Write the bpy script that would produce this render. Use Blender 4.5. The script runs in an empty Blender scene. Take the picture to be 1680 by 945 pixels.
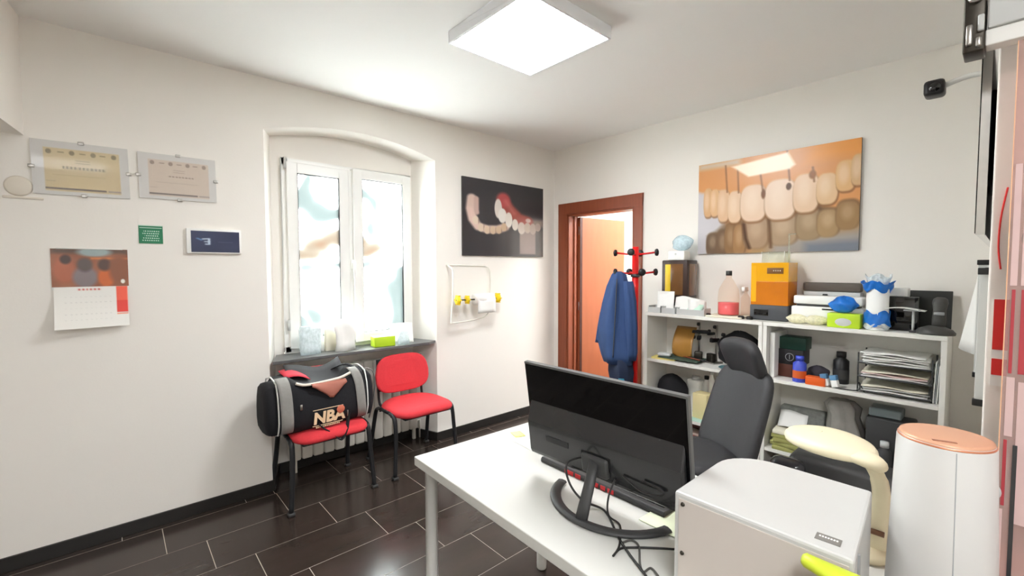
import bpy, bmesh, math, random
import numpy as np
from mathutils import Vector, Matrix
random.seed(7)
R = math.radians
scene = bpy.context.scene
col = scene.collection

# ------------------------------------------------------------------ camera, world, light, exposure
FPX, YAW, PITCH, ROLL = 731.35, 0.730409, 0.046216, -0.002064
CAM = Vector((-3.5526, -3.2840, 1.508))
HC = 2.746                                   # ceiling height
_f = Vector((math.sin(YAW)*math.cos(PITCH), math.cos(YAW)*math.cos(PITCH), -math.sin(PITCH)))
_r = Vector((math.cos(YAW), -math.sin(YAW), 0)); _u = _r.cross(_f)
CR = _r*math.cos(ROLL) + _u*math.sin(ROLL); CU = _u*math.cos(ROLL) - _r*math.sin(ROLL)
cam = bpy.data.cameras.new('camera'); camo = bpy.data.objects.new('camera', cam); col.objects.link(camo)
cam.sensor_width = 36; cam.lens = FPX/1680*36; cam.clip_start = .02; cam.clip_end = 100
camo.matrix_world = Matrix.Translation(CAM) @ Matrix((CR, CU, -_f)).transposed().to_4x4()
scene.camera = camo

def hit(x, y, axis, val):
    """photo pixel -> point on the plane axis = val (what the thing touches)"""
    d = _f + CR*((x-840)/FPX) - CU*((y-472.5)/FPX)
    return CAM + d*((val-CAM[axis])/d[axis])

world = bpy.data.worlds.new('sky'); scene.world = world; world.use_nodes = True
bg = world.node_tree.nodes['Background']; bg.inputs[0].default_value = (.92, .97, 1, 1); bg.inputs[1].default_value = 17.0
vs = scene.view_settings
vs.view_transform = 'Standard'; vs.look = 'None'; vs.gamma = 1; vs.use_curve_mapping = False; vs.exposure = 1.0
scene.cycles.use_denoising = True
scene.cycles.max_bounces = 10; scene.cycles.diffuse_bounces = 6
LAMP = 23.0

# ------------------------------------------------------------------ materials
def lin(c):
    return tuple(((v/255)/12.92 if v/255 <= .04045 else ((v/255+.055)/1.055)**2.4) for v in c)
MATS = {}
def mat(name, rgb, rough=.5, metal=0., var=.06, scale=12., bump=0., bscale=60., trans=0., alpha=1., spec=.5, coat=0., emit=None, estr=0., stretch=None, sub=0., ior=1.45):
    if name in MATS: return MATS[name]
    m = bpy.data.materials.new(name); m.use_nodes = True; nt = m.node_tree; N = nt.nodes; L = nt.links
    b = N['Principled BSDF']; c = lin(rgb)
    b.inputs['Roughness'].default_value = rough; b.inputs['Metallic'].default_value = metal
    b.inputs['Specular IOR Level'].default_value = spec; b.inputs['Coat Weight'].default_value = coat
    b.inputs['Transmission Weight'].default_value = trans; b.inputs['Alpha'].default_value = alpha; b.inputs['IOR'].default_value = ior
    tc = N.new('ShaderNodeTexCoord'); mp = N.new('ShaderNodeMapping'); L.new(tc.outputs['Object'], mp.inputs[0])
    if stretch: mp.inputs['Scale'].default_value = stretch
    n = N.new('ShaderNodeTexNoise'); n.inputs['Scale'].default_value = scale; n.inputs['Detail'].default_value = 4; L.new(mp.outputs[0], n.inputs['Vector'])
    mx = N.new('ShaderNodeMix'); mx.data_type = 'RGBA'
    mx.inputs['A'].default_value = (*[max(0, v*(1-var)) for v in c], 1); mx.inputs['B'].default_value = (*[min(1, v*(1+var)) for v in c], 1)
    L.new(n.outputs[0], mx.inputs['Factor']); L.new(mx.outputs['Result'], b.inputs['Base Color'])
    if bump:
        n2 = N.new('ShaderNodeTexNoise'); n2.inputs['Scale'].default_value = bscale; n2.inputs['Detail'].default_value = 3; L.new(mp.outputs[0], n2.inputs['Vector'])
        bp = N.new('ShaderNodeBump'); bp.inputs['Strength'].default_value = bump; bp.inputs['Distance'].default_value = .004
        L.new(n2.outputs[0], bp.inputs['Height']); L.new(bp.outputs[0], b.inputs['Normal'])
    if emit:
        b.inputs['Emission Color'].default_value = (*lin(emit), 1); b.inputs['Emission Strength'].default_value = estr
    MATS[name] = m; return m
def mat_print(name, rough=.45, coat=0.):
    if name in MATS: return MATS[name]
    m = bpy.data.materials.new(name); m.use_nodes = True; nt = m.node_tree
    a = nt.nodes.new('ShaderNodeAttribute'); a.attribute_name = 'ink'
    b = nt.nodes['Principled BSDF']; nt.links.new(a.outputs['Color'], b.inputs['Base Color'])
    b.inputs['Roughness'].default_value = rough; b.inputs['Coat Weight'].default_value = coat
    MATS[name] = m; return m
def mat_clear(name, rgb=(255, 255, 255), tint=.9, gloss=.12, rough=.05):
    """thin clear plastic: mostly see-through with a tint and a sheen"""
    if name in MATS: return MATS[name]
    m = bpy.data.materials.new(name); m.use_nodes = True; nt = m.node_tree; N = nt.nodes; L = nt.links; N.remove(N['Principled BSDF'])
    t = N.new('ShaderNodeBsdfTransparent'); t.inputs[0].default_value = (*[v*tint for v in lin(rgb)], 1)
    g = N.new('ShaderNodeBsdfPrincipled'); g.inputs['Base Color'].default_value = (*lin(rgb), 1); g.inputs['Roughness'].default_value = rough
    x = N.new('ShaderNodeMixShader'); nz = N.new('ShaderNodeTexNoise'); nz.inputs['Scale'].default_value = 9
    mr = N.new('ShaderNodeMapRange'); mr.inputs['To Min'].default_value = gloss*.6; mr.inputs['To Max'].default_value = gloss*1.4
    L.new(nz.outputs[0], mr.inputs[0]); L.new(mr.outputs[0], x.inputs[0]); L.new(t.outputs[0], x.inputs[1]); L.new(g.outputs[0], x.inputs[2])
    L.new(x.outputs[0], N['Material Output'].inputs[0]); MATS[name] = m; return m

WALL = mat('wall_paint', (238, 234, 227), .9, var=.015, scale=2, bump=.08, bscale=90)
CEIL = mat('ceiling_paint', (242, 241, 238), .9, var=.015, scale=2, bump=.05, bscale=90)
WHITE = mat('white_plastic', (238, 238, 234), .35, var=.02)
LAM = mat('white_laminate', (202, 201, 195), .32, var=.015, scale=4)
SHELFW = mat('shelf_white', (234, 232, 225), .4, var=.02, scale=5)
PVC = mat('white_pvc', (236, 236, 232), .3, var=.01)
BLACK = mat('black_plastic', (22, 22, 23), .42, var=.15)
GLOSSB = mat('glossy_black', (9, 9, 10), .08, var=.1, coat=.5)
DGREY = mat('dark_grey_plastic', (58, 58, 58), .5, var=.08)
MGREY = mat('mid_grey_plastic', (150, 152, 152), .5, var=.05)
LGREY = mat('light_grey_plastic', (198, 200, 198), .45, var=.04)
METAL = mat('brushed_metal', (185, 183, 178), .3, 1., var=.08, scale=40)
DMETAL = mat('dark_metal', (70, 66, 60), .4, .9, var=.1, scale=40)
PAPER = mat('paper_white', (240, 240, 236), .8, var=.02, scale=8)
PAPER2 = mat('paper_cream', (226, 220, 200), .8, var=.04, scale=8)
BLKPOW = mat('black_powder_coat', (40, 41, 43), .45, .3, var=.1)
SLATE = mat('slate_stone', (92, 92, 92), .35, var=.12, scale=25)
WOODR = mat('reddish_wood', (136, 68, 42), .38, var=.22, scale=6, stretch=(1, 9, .6))
WOODL = mat('door_leaf_wood', (162, 90, 56), .4, var=.12, scale=5, stretch=(4, 9, .5))
REDF = mat('red_fabric', (212, 54, 62), .85, var=.1, scale=80, bump=.25, bscale=260)
REDP = mat('red_paint', (204, 22, 22), .3, var=.04)
BLKF = mat('black_fabric', (24, 24, 28), .9, var=.25, scale=60, bump=.3, bscale=220)
GRYF = mat('grey_fabric', (140, 138, 134), .85, var=.12, scale=60, bump=.2, bscale=220)
CHAIRG = mat('charcoal_upholstery', (52, 52, 54), .6, var=.08, scale=30, bump=.15, bscale=180)

# ------------------------------------------------------------------ mesh building
class MB:
    def __init__(s): s.v = []; s.f = []; s.sm = []
    def add(s, vs_, fs, smooth=False, M=None):
        o = len(s.v); s.v += [tuple((M @ Vector(v)) if M else v) for v in vs_]
        s.f += [tuple(i+o for i in f) for f in fs]; s.sm += [smooth]*len(fs); return s
    def box(s, lo, hi, M=None):
        x0, y0, z0 = lo; x1, y1, z1 = hi
        return s.add([(x0,y0,z0),(x1,y0,z0),(x1,y1,z0),(x0,y1,z0),(x0,y0,z1),(x1,y0,z1),(x1,y1,z1),(x0,y1,z1)],
                     [(3,2,1,0),(4,5,6,7),(0,1,5,4),(1,2,6,5),(2,3,7,6),(3,0,4,7)], False, M)
    def rbox(s, lo, hi, r, M=None, seg=2):
        bm = bmesh.new(); bmesh.ops.create_cube(bm, size=1)
        for v in bm.verts:
            v.co = Vector([lo[i] + (v.co[i]+.5)*(hi[i]-lo[i]) for i in range(3)])
        bmesh.ops.bevel(bm, geom=bm.edges[:], offset=min(r, .49*min(hi[i]-lo[i] for i in range(3))), segments=seg, profile=.5, affect='EDGES')
        bm.verts.index_update()
        s.add([tuple(v.co) for v in bm.verts], [[v.index for v in f.verts] for f in bm.faces], True, M); bm.free(); return s
    def prism(s, poly, axis, a, b, M=None, smooth=False):
        """extrude 2-D polygon along axis; poly coords are the two other axes in x,y,z order"""
        def P(p, t):
            q = [p[0], p[1]]; q.insert(axis, t); return tuple(q)
        n = len(poly); vs_ = [P(p, a) for p in poly] + [P(p, b) for p in poly]
        s.add(vs_, [tuple(range(n))[::-1], tuple(range(n, 2*n))], False, M)
        s.add(vs_, [(i, (i+1) % n, n+(i+1) % n, n+i) for i in range(n)], smooth, M); return s
    def lathe(s, prof, c=(0,0,0), seg=24, M=None, sx=1., sy=1., cap=True):
        vs_ = []; fs = []
        for r, z in prof:
            for k in range(seg):
                a = 2*math.pi*k/seg; vs_.append((c[0]+sx*r*math.cos(a), c[1]+sy*r*math.sin(a), c[2]+z))
        for i in range(len(prof)-1):
            for k in range(seg):
                k2 = (k+1) % seg; fs.append((i*seg+k, i*seg+k2, (i+1)*seg+k2, (i+1)*seg+k))
        s.add(vs_, fs, True, M)
        if cap:
            n = len(prof)
            if prof[0][0] > 1e-5: s.add(vs_[:seg], [tuple(range(seg))[::-1]], False, M)
            if prof[-1][0] > 1e-5: s.add(vs_[(n-1)*seg:], [tuple(range(seg))], False, M)
        return s
    def tube(s, pts, r, seg=8, M=None, closed=False, flat=None):
        pts = [Vector(p) for p in pts]; n = len(pts); rs = r if isinstance(r, (list, tuple)) else [r]*n
        vs_ = []; fs = []; up = None
        for i, p in enumerate(pts):
            if closed: t = pts[(i+1) % n]-pts[i-1]
            else: t = pts[min(i+1, n-1)]-pts[max(i-1, 0)]
            t = t.normalized() if t.length > 1e-9 else Vector((0, 0, 1))
            if up is None:
                up = Vector((0, 0, 1)) if abs(t.z) < .9 else Vector((1, 0, 0))
            a = t.cross(up); a = a.normalized() if a.length > 1e-6 else t.orthogonal().normalized(); b = a.cross(t).normalized(); up = b
            k1, k2 = (flat or (1, 1))
            for k in range(seg):
                w = 2*math.pi*k/seg; vs_.append(tuple(p + a*(rs[i]*k1*math.cos(w)) + b*(rs[i]*k2*math.sin(w))))
        for i in range(n if closed else n-1):
            j = (i+1) % n
            for k in range(seg):
                k2_ = (k+1) % seg; fs.append((i*seg+k, i*seg+k2_, j*seg+k2_, j*seg+k))
        s.add(vs_, fs, True, M)
        if not closed: s.add(vs_, [tuple(range(seg))[::-1], tuple(range((n-1)*seg, n*seg))], False, M)
        return s
    def grid(s, fn, nu, nv, M=None, thick=0., smooth=True):
        """surface fn(u,v); thick > 0 gives it a back offset along the local normal"""
        P = [[Vector(fn(i/nu, j/nv)) for i in range(nu+1)] for j in range(nv+1)]
        flat = [tuple(p) for r_ in P for p in r_]; W = nu+1
        fs = [(j*W+i, j*W+i+1, (j+1)*W+i+1, (j+1)*W+i) for j in range(nv) for i in range(nu)]
        if not thick: return s.add(flat, fs, smooth, M)
        back = []
        for j in range(nv+1):
            for i in range(nu+1):
                du = P[j][min(i+1, nu)]-P[j][max(i-1, 0)]; dv = P[min(j+1, nv)][i]-P[max(j-1, 0)][i]
                nn = du.cross(dv); nn = nn.normalized() if nn.length > 1e-12 else Vector((0, 0, 1)); back.append(tuple(P[j][i]-nn*thick))
        K = len(flat); fs2 = fs + [tuple(K+q for q in f[::-1]) for f in fs]
        rim = [j for j in range(W)] + [j*W+nu for j in range(1, nv+1)] + [nv*W+i for i in range(nu-1, -1, -1)] + [j*W for j in range(nv-1, 0, -1)]
        for a, b in zip(rim, rim[1:]+rim[:1]): fs2.append((b, a, K+a, K+b))
        return s.add(flat+back, fs2, smooth, M)
    def loft(s, secs, M=None, cap=True, smooth=True):
        n = len(secs[0]); vs_ = [tuple(p) for q in secs for p in q]
        fs = [(i*n+k, i*n+(k+1) % n, (i+1)*n+(k+1) % n, (i+1)*n+k) for i in range(len(secs)-1) for k in range(n)]
        s.add(vs_, fs, smooth, M)
        if cap: s.add(vs_, [tuple(range(n))[::-1], tuple(range((len(secs)-1)*n, len(secs)*n))], False, M)
        return s
    def mesh(s, name, m):
        me = bpy.data.meshes.new(name); me.from_pydata(s.v, [], s.f)
        me.polygons.foreach_set('use_smooth', s.sm); me.update()
        bm = bmesh.new(); bm.from_mesh(me); bmesh.ops.remove_doubles(bm, verts=bm.verts, dist=1e-6)
        bmesh.ops.recalc_face_normals(bm, faces=bm.faces); bm.to_mesh(me); bm.free()
        if m: me.materials.append(m)
        return me
    def build(s, name, m, parent=None, bevel=0., subsurf=0):
        o = bpy.data.objects.new(name, s.mesh(name, m)); col.objects.link(o); o.parent = parent
        if bevel:
            b = o.modifiers.new('bevel', 'BEVEL'); b.width = bevel; b.segments = 2; b.limit_method = 'ANGLE'; b.angle_limit = R(40)
        if subsurf:
            d = o.modifiers.new('sub', 'SUBSURF'); d.levels = d.render_levels = subsurf
        return o

def tag(o, label=None, cat=None, group=None, kind=None):
    if label: o['label'] = label
    if cat: o['category'] = cat
    if group: o['group'] = group
    if kind: o['kind'] = kind
    return o
def thing(name, label, cat, loc=(0,0,0), rz=0., group=None, kind=None):
    o = bpy.data.objects.new(name, None); col.objects.link(o); o.empty_display_size = .05
    o.location = loc; o.rotation_euler = (0, 0, rz); return tag(o, label, cat, group, kind)
def struct(name, mb, m, label=None, **k):
    return tag(mb.build(name, m, **k), label, None, None, 'structure')
def solo(name, label, cat, loc, mb, m, rz=0., group=None, **k):
    o = mb.build(name, m, None, **k); o.location = loc; o.rotation_euler = (0, 0, rz); return tag(o, label, cat, group)
def text(body, size, name, m, parent, M, depth=.0006, bold=0., shear=0.):
    c = bpy.data.curves.new(name, 'FONT'); c.body = body; c.size = size; c.extrude = depth; c.offset = bold; c.shear = shear; c.resolution_u = 3
    t = bpy.data.objects.new(name, c); col.objects.link(t); bpy.context.view_layer.update()
    me = bpy.data.meshes.new_from_object(t.evaluated_get(bpy.context.evaluated_depsgraph_get())); bpy.data.objects.remove(t)
    me.transform(M); me.materials.clear(); me.materials.append(m)
    o = bpy.data.objects.new(name, me); col.objects.link(o); o.parent = parent; return o
def ink_panel(name, w, h, fn, parent, M, nx=120, ny=84, m=None, curve=None):
    """flat print: a grid w x h whose ink colour comes from fn(u, v) (v from the top), lying in local xz facing -y"""
    u, v = np.meshgrid(np.linspace(0, 1, nx+1), np.linspace(0, 1, ny+1))
    rgb = np.clip(fn(u, v), 0, 255)/255.; rgb = np.where(rgb <= .04045, rgb/12.92, ((rgb+.055)/1.055)**2.4)
    X = (u*w).ravel(); Z = ((1-v)*h).ravel(); Y = np.zeros_like(X) if curve is None else curve(u, v).ravel()
    W = nx+1; f = [(j*W+i, (j+1)*W+i, (j+1)*W+i+1, j*W+i+1) for j in range(ny) for i in range(nx)]
    me = bpy.data.meshes.new(name); me.from_pydata(np.stack([X, Y, Z], 1).tolist(), [], f)
    a = me.color_attributes.new('ink', 'FLOAT_COLOR', 'POINT')
    a.data.foreach_set('color', np.concatenate([rgb.reshape(-1, 3), np.ones((X.size, 1))], 1).astype(np.float32).ravel())
    me.transform(M); me.materials.append(m or mat_print('print_matte')); me.update()
    o = bpy.data.objects.new(name, me); col.objects.link(o); o.parent = parent; return o
T3 = Matrix.Translation
def RZ(a): return Matrix.Rotation(a, 4, 'Z')
def RX(a): return Matrix.Rotation(a, 4, 'X')
def RY(a): return Matrix.Rotation(a, 4, 'Y')
def spline(pts, n=8):
    pts = [Vector(p) for p in pts]; out = []
    for i in range(len(pts)-1):
        p0 = pts[max(i-1, 0)]; p1 = pts[i]; p2 = pts[i+1]; p3 = pts[min(i+2, len(pts)-1)]
        for k in range(n):
            t = k/n; out.append(.5*((2*p1) + (p2-p0)*t + (2*p0-5*p1+4*p2-p3)*t*t + (3*p1-p0-3*p2+p3)*t**3))
    return out+[pts[-1]]
# ================================================================== THE SETTING
YS = -3.245                                   # face of the television wall
XE = -1.75                                    # its free end
# --- floor: grout bed and dark porcelain planks
GROUT = mat('tile_grout', (190, 180, 166), .9, var=.1)
TILE = mat('dark_porcelain', (56, 47, 42), .2, var=.4, scale=2.2, bump=.03, bscale=25, stretch=(1, 3, 1))
fb = MB().box((-5.3, -5.0, -.08), (0, .26, -.0012)); floor = struct('floor', fb, GROUT)
tile_cache = {}
def add_tile(x0, x1, y0, y1):
    k = (round(x1-x0, 4), round(y1-y0, 4))
    if k not in tile_cache:
        me = MB().box((0, 0, -.02), (k[0], k[1], 0)).mesh('tile', TILE); tile_cache[k] = me
    o = bpy.data.objects.new('tile', tile_cache[k]); col.objects.link(o); o.parent = floor
    o.location = (x0, y0, random.uniform(-.0004, .0))
PX, PY, G = .603, .3083, .0036
for r_ in range(-1, 11):
    yt = -.055 - r_*PY; yb = yt-PY; yt = min(yt, .25)
    ox = -2.783 + .1745*r_
    for c_ in range(-8, 9):
        x0 = ox+c_*PX; x1 = x0+PX
        x0c = max(x0, -4.6); x1c = min(x1, 0)
        if x1c-x0c < .02: continue
        if r_ == -1:                           # strip by the wall and into the niche
            for a, b, t in ((-4.6, -2.79, 0), (-2.79, -1.48, .25), (-1.48, 0, 0)):
                a2 = max(a, x0c); b2 = min(b, x1c)
                if b2-a2 > .01: add_tile(a2+G/2, b2-G/2, yb+G/2, t)
            continue
        add_tile(x0c+G/2, x1c-G/2, yb+G/2, yt-G/2)
far = MB().box((-5.3, -5.0, -.0011), (0, -3.4463, 0)); tag(far.build('tile_field', TILE, floor), kind='stuff')
far = MB().box((-5.3, -3.4463, -.0011), (-4.6, 0, 0)); tag(far.build('tile_field', TILE, floor), kind='stuff')

struct('ceiling', MB().box((-5.3, -5.0, HC), (.02, .4, HC+.1)), CEIL)

# --- window wall (y = 0) with arched, splayed niche
NX0, NX1, BX0, BX1, ND = -2.79, -1.485, -2.695, -1.575, .25
WX0, WX1, WZ0, WZ1 = -2.63, -1.60, .885, 2.30
w = MB()
w.prism([(-5.3, 0), (NX0, 0), (BX0, ND), (BX0, .42), (-5.3, .42)], 2, 0, HC)
w.prism([(NX1, 0), (.02, 0), (.02, .42), (BX1, .42), (BX1, ND)], 2, 0, HC)
def archz(x):
    t = (x-NX0)/(NX1-NX0); return 2.415 + .10*(1-(2*t-1)**2)
na = 20
for i in range(na):
    xa = NX0+(NX1-NX0)*i/na; xb = NX0+(NX1-NX0)*(i+1)/na
    w.add([(xa, 0, archz(xa)), (xb, 0, archz(xb)), (xb, 0, HC), (xa, 0, HC)], [(0, 1, 2, 3)])
    w.add([(xa, 0, archz(xa)), (xb, 0, archz(xb)), (xb, ND, archz(xb)), (xa, ND, archz(xa))], [(0, 1, 2, 3)], True)
w.box((BX0, ND, WZ1), (BX1, .42, HC)); w.box((BX0, ND, 0), (BX1, .42, WZ0-.01))
w.box((BX0, ND, WZ0-.01), (WX0, .42, WZ1)); w.box((WX1, ND, WZ0-.01), (BX1, .42, WZ1))
struct('wall_left', w, WALL)

# --- shelf wall (x = 0) with door opening
DY0, DY1, DZ = -.995, -.19, 2.06
w = MB(); w.box((0, YS-.2, 0), (.14, DY0, HC)); w.box((0, DY1, 0), (.14, .02, HC)); w.box((0, DY0, DZ), (.14, DY1, HC))
struct('wall_right', w, WALL)
# --- television wall, its free end facing the camera
struct('wall_side', MB().box((XE, -5.0, 0), (.02, YS, HC)), WALL, bevel=.004)
# --- lintel over the opening at the far left, then the walls behind the camera
lx, ly = hit(40, 222, 2, 2.167)[:2]
d = Vector((-3.897+3.856, -.314, 0)).normalized()
p0 = Vector((-3.856, .01, 0)); p1 = p0+d*2.6; off = Vector((-.30, .04, 0))
struct('wall_lintel', MB().prism([tuple(p0.xy), tuple(p1.xy), tuple((p1+off).xy), tuple((p0+off).xy)], 2, 2.167, HC), WALL)
struct('wall_back', MB().box((-5.4, -5.0, 0), (-5.3, .42, HC)), WALL)
struct('wall_entrance', MB().box((-5.4, -5.1, 0), (.02, -5.0, HC)), WALL)

# --- skirting
SK = mat('black_skirting', (40, 38, 36), .35, var=.2, scale=14)
sk = MB(); sh = .074; st = .012
sk.box((-5.3, -st, 0), (NX0, 0, sh)); sk.box((NX1, -st, 0), (0, 0, sh)); sk.box((BX0, ND-st, 0), (BX1, ND, sh))
for (a, b, s_) in (((NX0, 0), (BX0, ND), 1), ((NX1, 0), (BX1, ND), -1)):
    sk.prism([a, b, (b[0]+st*s_, b[1]), (a[0]+st*s_, a[1]-st), (a[0], a[1]-st)], 2, 0, sh)
struct('baseboard_left', sk, SK, bevel=.002)
sk = MB(); sk.box((-st, -.07, 0), (0, -st, sh)); sk.box((-st, YS, 0), (0, DY0-.1, sh))
struct('baseboard_right', sk, SK, bevel=.002)
sk = MB(); sk.box((XE-st, -5, 0), (XE, YS+st, sh)); sk.box((XE, YS, 0), (-st, YS+st, sh))
struct('baseboard_side', sk, SK, bevel=.002)

# --- window
win = thing('window_1', None, None, (0, 0, 0), kind='structure')
fr = MB(); f0, f1 = .225, .30
fr.box((WX0, f0, WZ0), (WX0+.045, f1, WZ1)); fr.box((WX1-.045, f0, WZ0), (WX1, f1, WZ1))
fr.box((WX0, f0, WZ1-.05), (WX1, f1, WZ1)); fr.box((WX0, f0, WZ0), (WX1, f1, WZ0+.045))
fr.build('frame', PVC, win, bevel=.004)
FILM = bpy.data.materials.new('window_film'); FILM.use_nodes = True; nt = FILM.node_tree; N = nt.nodes; L = nt.links
N.remove(N['Principled BSDF']); tr = N.new('ShaderNodeBsdfTransparent'); tl = N.new('ShaderNodeBsdfTranslucent'); gl = N.new('ShaderNodeBsdfGlossy'); gl.inputs['Roughness'].default_value = .03
tc = N.new('ShaderNodeTexCoord'); nz = N.new('ShaderNodeTexNoise'); nz.inputs['Scale'].default_value = 2.4; nz.inputs['Distortion'].default_value = 1.2; nz.inputs['Detail'].default_value = 1
L.new(tc.outputs['Object'], nz.inputs['Vector'])
cr = N.new('ShaderNodeValToRGB'); e = cr.color_ramp.elements
e[0].position = .28; e[0].color = (.178, .146, .120, 1); e[1].position = .74; e[1].color = (.150, .170, .165, 1)
for ps, c_ in ((.35, (.180, .162, .140)), (.40, (.20, .185, .165)), (.45, (.95, .95, .93)), (.58, (.94, .97, .96)), (.62, (.17, .185, .18)), (.67, (.160, .174, .170))):
    q = e.new(ps); q.color = (*c_, 1)
L.new(nz.outputs[0], cr.inputs[0]); L.new(cr.outputs[0], tr.inputs[0]); L.new(cr.outputs[0], tl.inputs[0])
x1_ = N.new('ShaderNodeMixShader'); x1_.inputs[0].default_value = .5; L.new(tr.outputs[0], x1_.inputs[1]); L.new(tl.outputs[0], x1_.inputs[2])
x2_ = N.new('ShaderNodeMixShader'); x2_.inputs[0].default_value = .04; L.new(x1_.outputs[0], x2_.inputs[1]); L.new(gl.outputs[0], x2_.inputs[2]); L.new(x2_.outputs[0], N['Material Output'].inputs[0])
def sash(xa, xb, za, zb, y0, y1, hinge=None, ang=0.):
    M = Matrix.Identity(4)
    if hinge is not None: M = T3((hinge, y1, 0)) @ RZ(ang) @ T3((-hinge, -y1, 0))
    s = MB(); b = .072
    s.box((xa, y0, za), (xa+b, y1, zb), M); s.box((xb-b, y0, za), (xb, y1, zb), M)
    s.box((xa+b, y0, zb-b), (xb-b, y1, zb), M); s.box((xa+b, y0, za), (xb-b, y1, za+b), M)
    o = s.build('sash', PVC, win, bevel=.004)
    g = MB(); k = .006
    for lo, hi in (((xa+b, y0+.006, za+b), (xa+b+k, y0+.02, zb-b)), ((xb-b-k, y0+.006, za+b), (xb-b, y0+.02, zb-b)), ((xa+b, y0+.006, za+b), (xb-b, y0+.02, za+b+k)), ((xa+b, y0+.006, zb-b-k), (xb-b, y0+.02, zb-b))): g.box(lo, hi, M)
    g.build('gasket', DGREY, o)
    MB().box((xa+b-.004, y0+.026, za+b-.004), (xb-b+.004, y0+.034, zb-b+.004), M).build('pane', FILM, o)
    return o
xm = -2.14
sash(WX0+.03, xm-.012, WZ0+.03, WZ1-.03, .200, .260)
sash(xm+.012, WX1-.02, WZ0+.03, WZ1-.015, .185, .245, hinge=WX1-.02, ang=R(1.6))
MB().box((xm-.014, .196, WZ0+.03), (xm+.014, .262, WZ1-.03)).build('mullion', PVC, win, bevel=.004)
hd = MB(); hd.rbox((xm-.008, .178, 1.50), (xm+.020, .19, 1.57), .005); hd.rbox((xm-.002, .150, 1.545), (xm+.012, .18, 1.56), .004); hd.rbox((xm-.004, .145, 1.43), (xm+.014, .158, 1.56), .005)
hd.build('handle', WHITE, win)
for z in (1.05, 2.22):
    MB().tube([(WX0+.022, .205, z), (WX0+.022, .205, z+.08)], .009, 8).build('hinge', LGREY, win)
sl = MB().prism([(NX0+.012, -.03), (NX1-.10, -.045), (NX1-.012, .0), (BX1, .22), (BX0, .22)], 2, .860, .882); sl.build('window_sill', SLATE, win, bevel=.003)

# --- door
dr = thing('door_1', None, None, (0, 0, 0), kind='structure')
c = MB(); cw = .085
c.box((-.02, DY1-.005, 0), (.0, DY1+.115, DZ+.11)); c.box((-.02, DY0-.085, 0), (0, DY0+.005, DZ+.11)); c.box((-.021, DY0-.085, DZ-.005), (0, DY1+.115, DZ+.11))
c.build('casing', WOODR, dr, bevel=.004)
j = MB(); j.box((-.008, DY1-.022, 0), (.145, DY1, DZ)); j.box((-.008, DY0, 0), (.145, DY0+.022, DZ)); j.box((-.008, DY0, DZ-.022), (.145, DY1, DZ))
j.box((.07, DY1-.036, 0), (.1, DY1-.022, DZ-.02)); j.build('jamb', WOODR, dr, bevel=.002)
HX, HY, ang = .145, DY1-.014, R(-6.2)
M = T3((HX, HY, 0)) @ RZ(ang)
MB().box((.0, -.04, .012), (.70, 0, 2.035), M).build('leaf', WOODL, dr, bevel=.002)
lf = dr.children[-1]
MB().box((-.004, -.043, .012), (.03, -.0395, 2.035), M).build('leaf_edge', mat('dark_wood_edge', (70, 28, 16), .5, var=.2), lf)
h_ = MB(); h_.rbox((.66, -.05, .93), (.70, -.04, 1.12), .004, M); h_.tube([M @ Vector((.68, -.05, 1.06)), M @ Vector((.68, -.085, 1.06)), M @ Vector((.57, -.088, 1.06))], .009, 8)
h_.build('handle', METAL, lf)
for z in (.25, 1.05, 1.85):
    MB().tube([(.147, DY1-.034, z), (.147, DY1-.034, z+.09)], .008, 8).build('hinge', METAL, dr)
# --- room beyond the door
struct('floor_hall', MB().box((0.0, -2.2, -.08), (2.2, .5, -.001)), TILE)
struct('ceiling_hall', MB().box((.14, -2.2, 2.6), (2.2, .5, 2.7)), CEIL)
struct('wall_hall', MB().box((1.9, -2.2, 0), (2.0, .5, 2.6)).box((.14, .3, 0), (1.9, .4, 2.6)).box((.14, -2.2, 0), (1.9, -2.1, 2.6)), WALL)

# --- ceiling lamp panels (the one in view, unseen ones added as fill behind the camera and beyond the door)
LED = mat('led_diffuser', (255, 255, 255), .4, var=0, emit=(250, 252, 255), estr=LAMP)
FRM = mat('lamp_frame_white', (240, 242, 245), .4, var=.02)
def ceiling_lamp(cx, cy, z, s_, label, group):
    t = thing('ceiling_lamp', label, 'lamp', (cx, cy, z), group=group); a = s_/2; h2 = .065
    f = MB()
    for lo, hi in (((-a, -a, -h2), (a, -a+.012, 0)), ((-a, a-.012, -h2), (a, a, 0)), ((-a, -a+.012, -h2), (-a+.012, a-.012, 0)), ((a-.012, -a+.012, -h2), (a, a-.012, 0))): f.box(lo, hi)
    f.build('frame', FRM, t, bevel=.003)
    MB().box((-a+.012, -a+.012, -h2+.002), (a-.012, a-.012, -h2+.012)).build('diffuser', LED, t)
ceiling_lamp(-1.90, -1.575, HC, .60, 'square white light panel glowing on the ceiling above the desk', 'square ceiling light panels')
ceiling_lamp(-3.9, -3.9, HC, .70, 'square white fill light panel added on the ceiling behind the viewer', 'square ceiling light panels')
ceiling_lamp(1.1, -1.1, 2.6, .85, 'unseen square light panel added to brighten the room behind the wooden door', 'square ceiling light panels')
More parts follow.
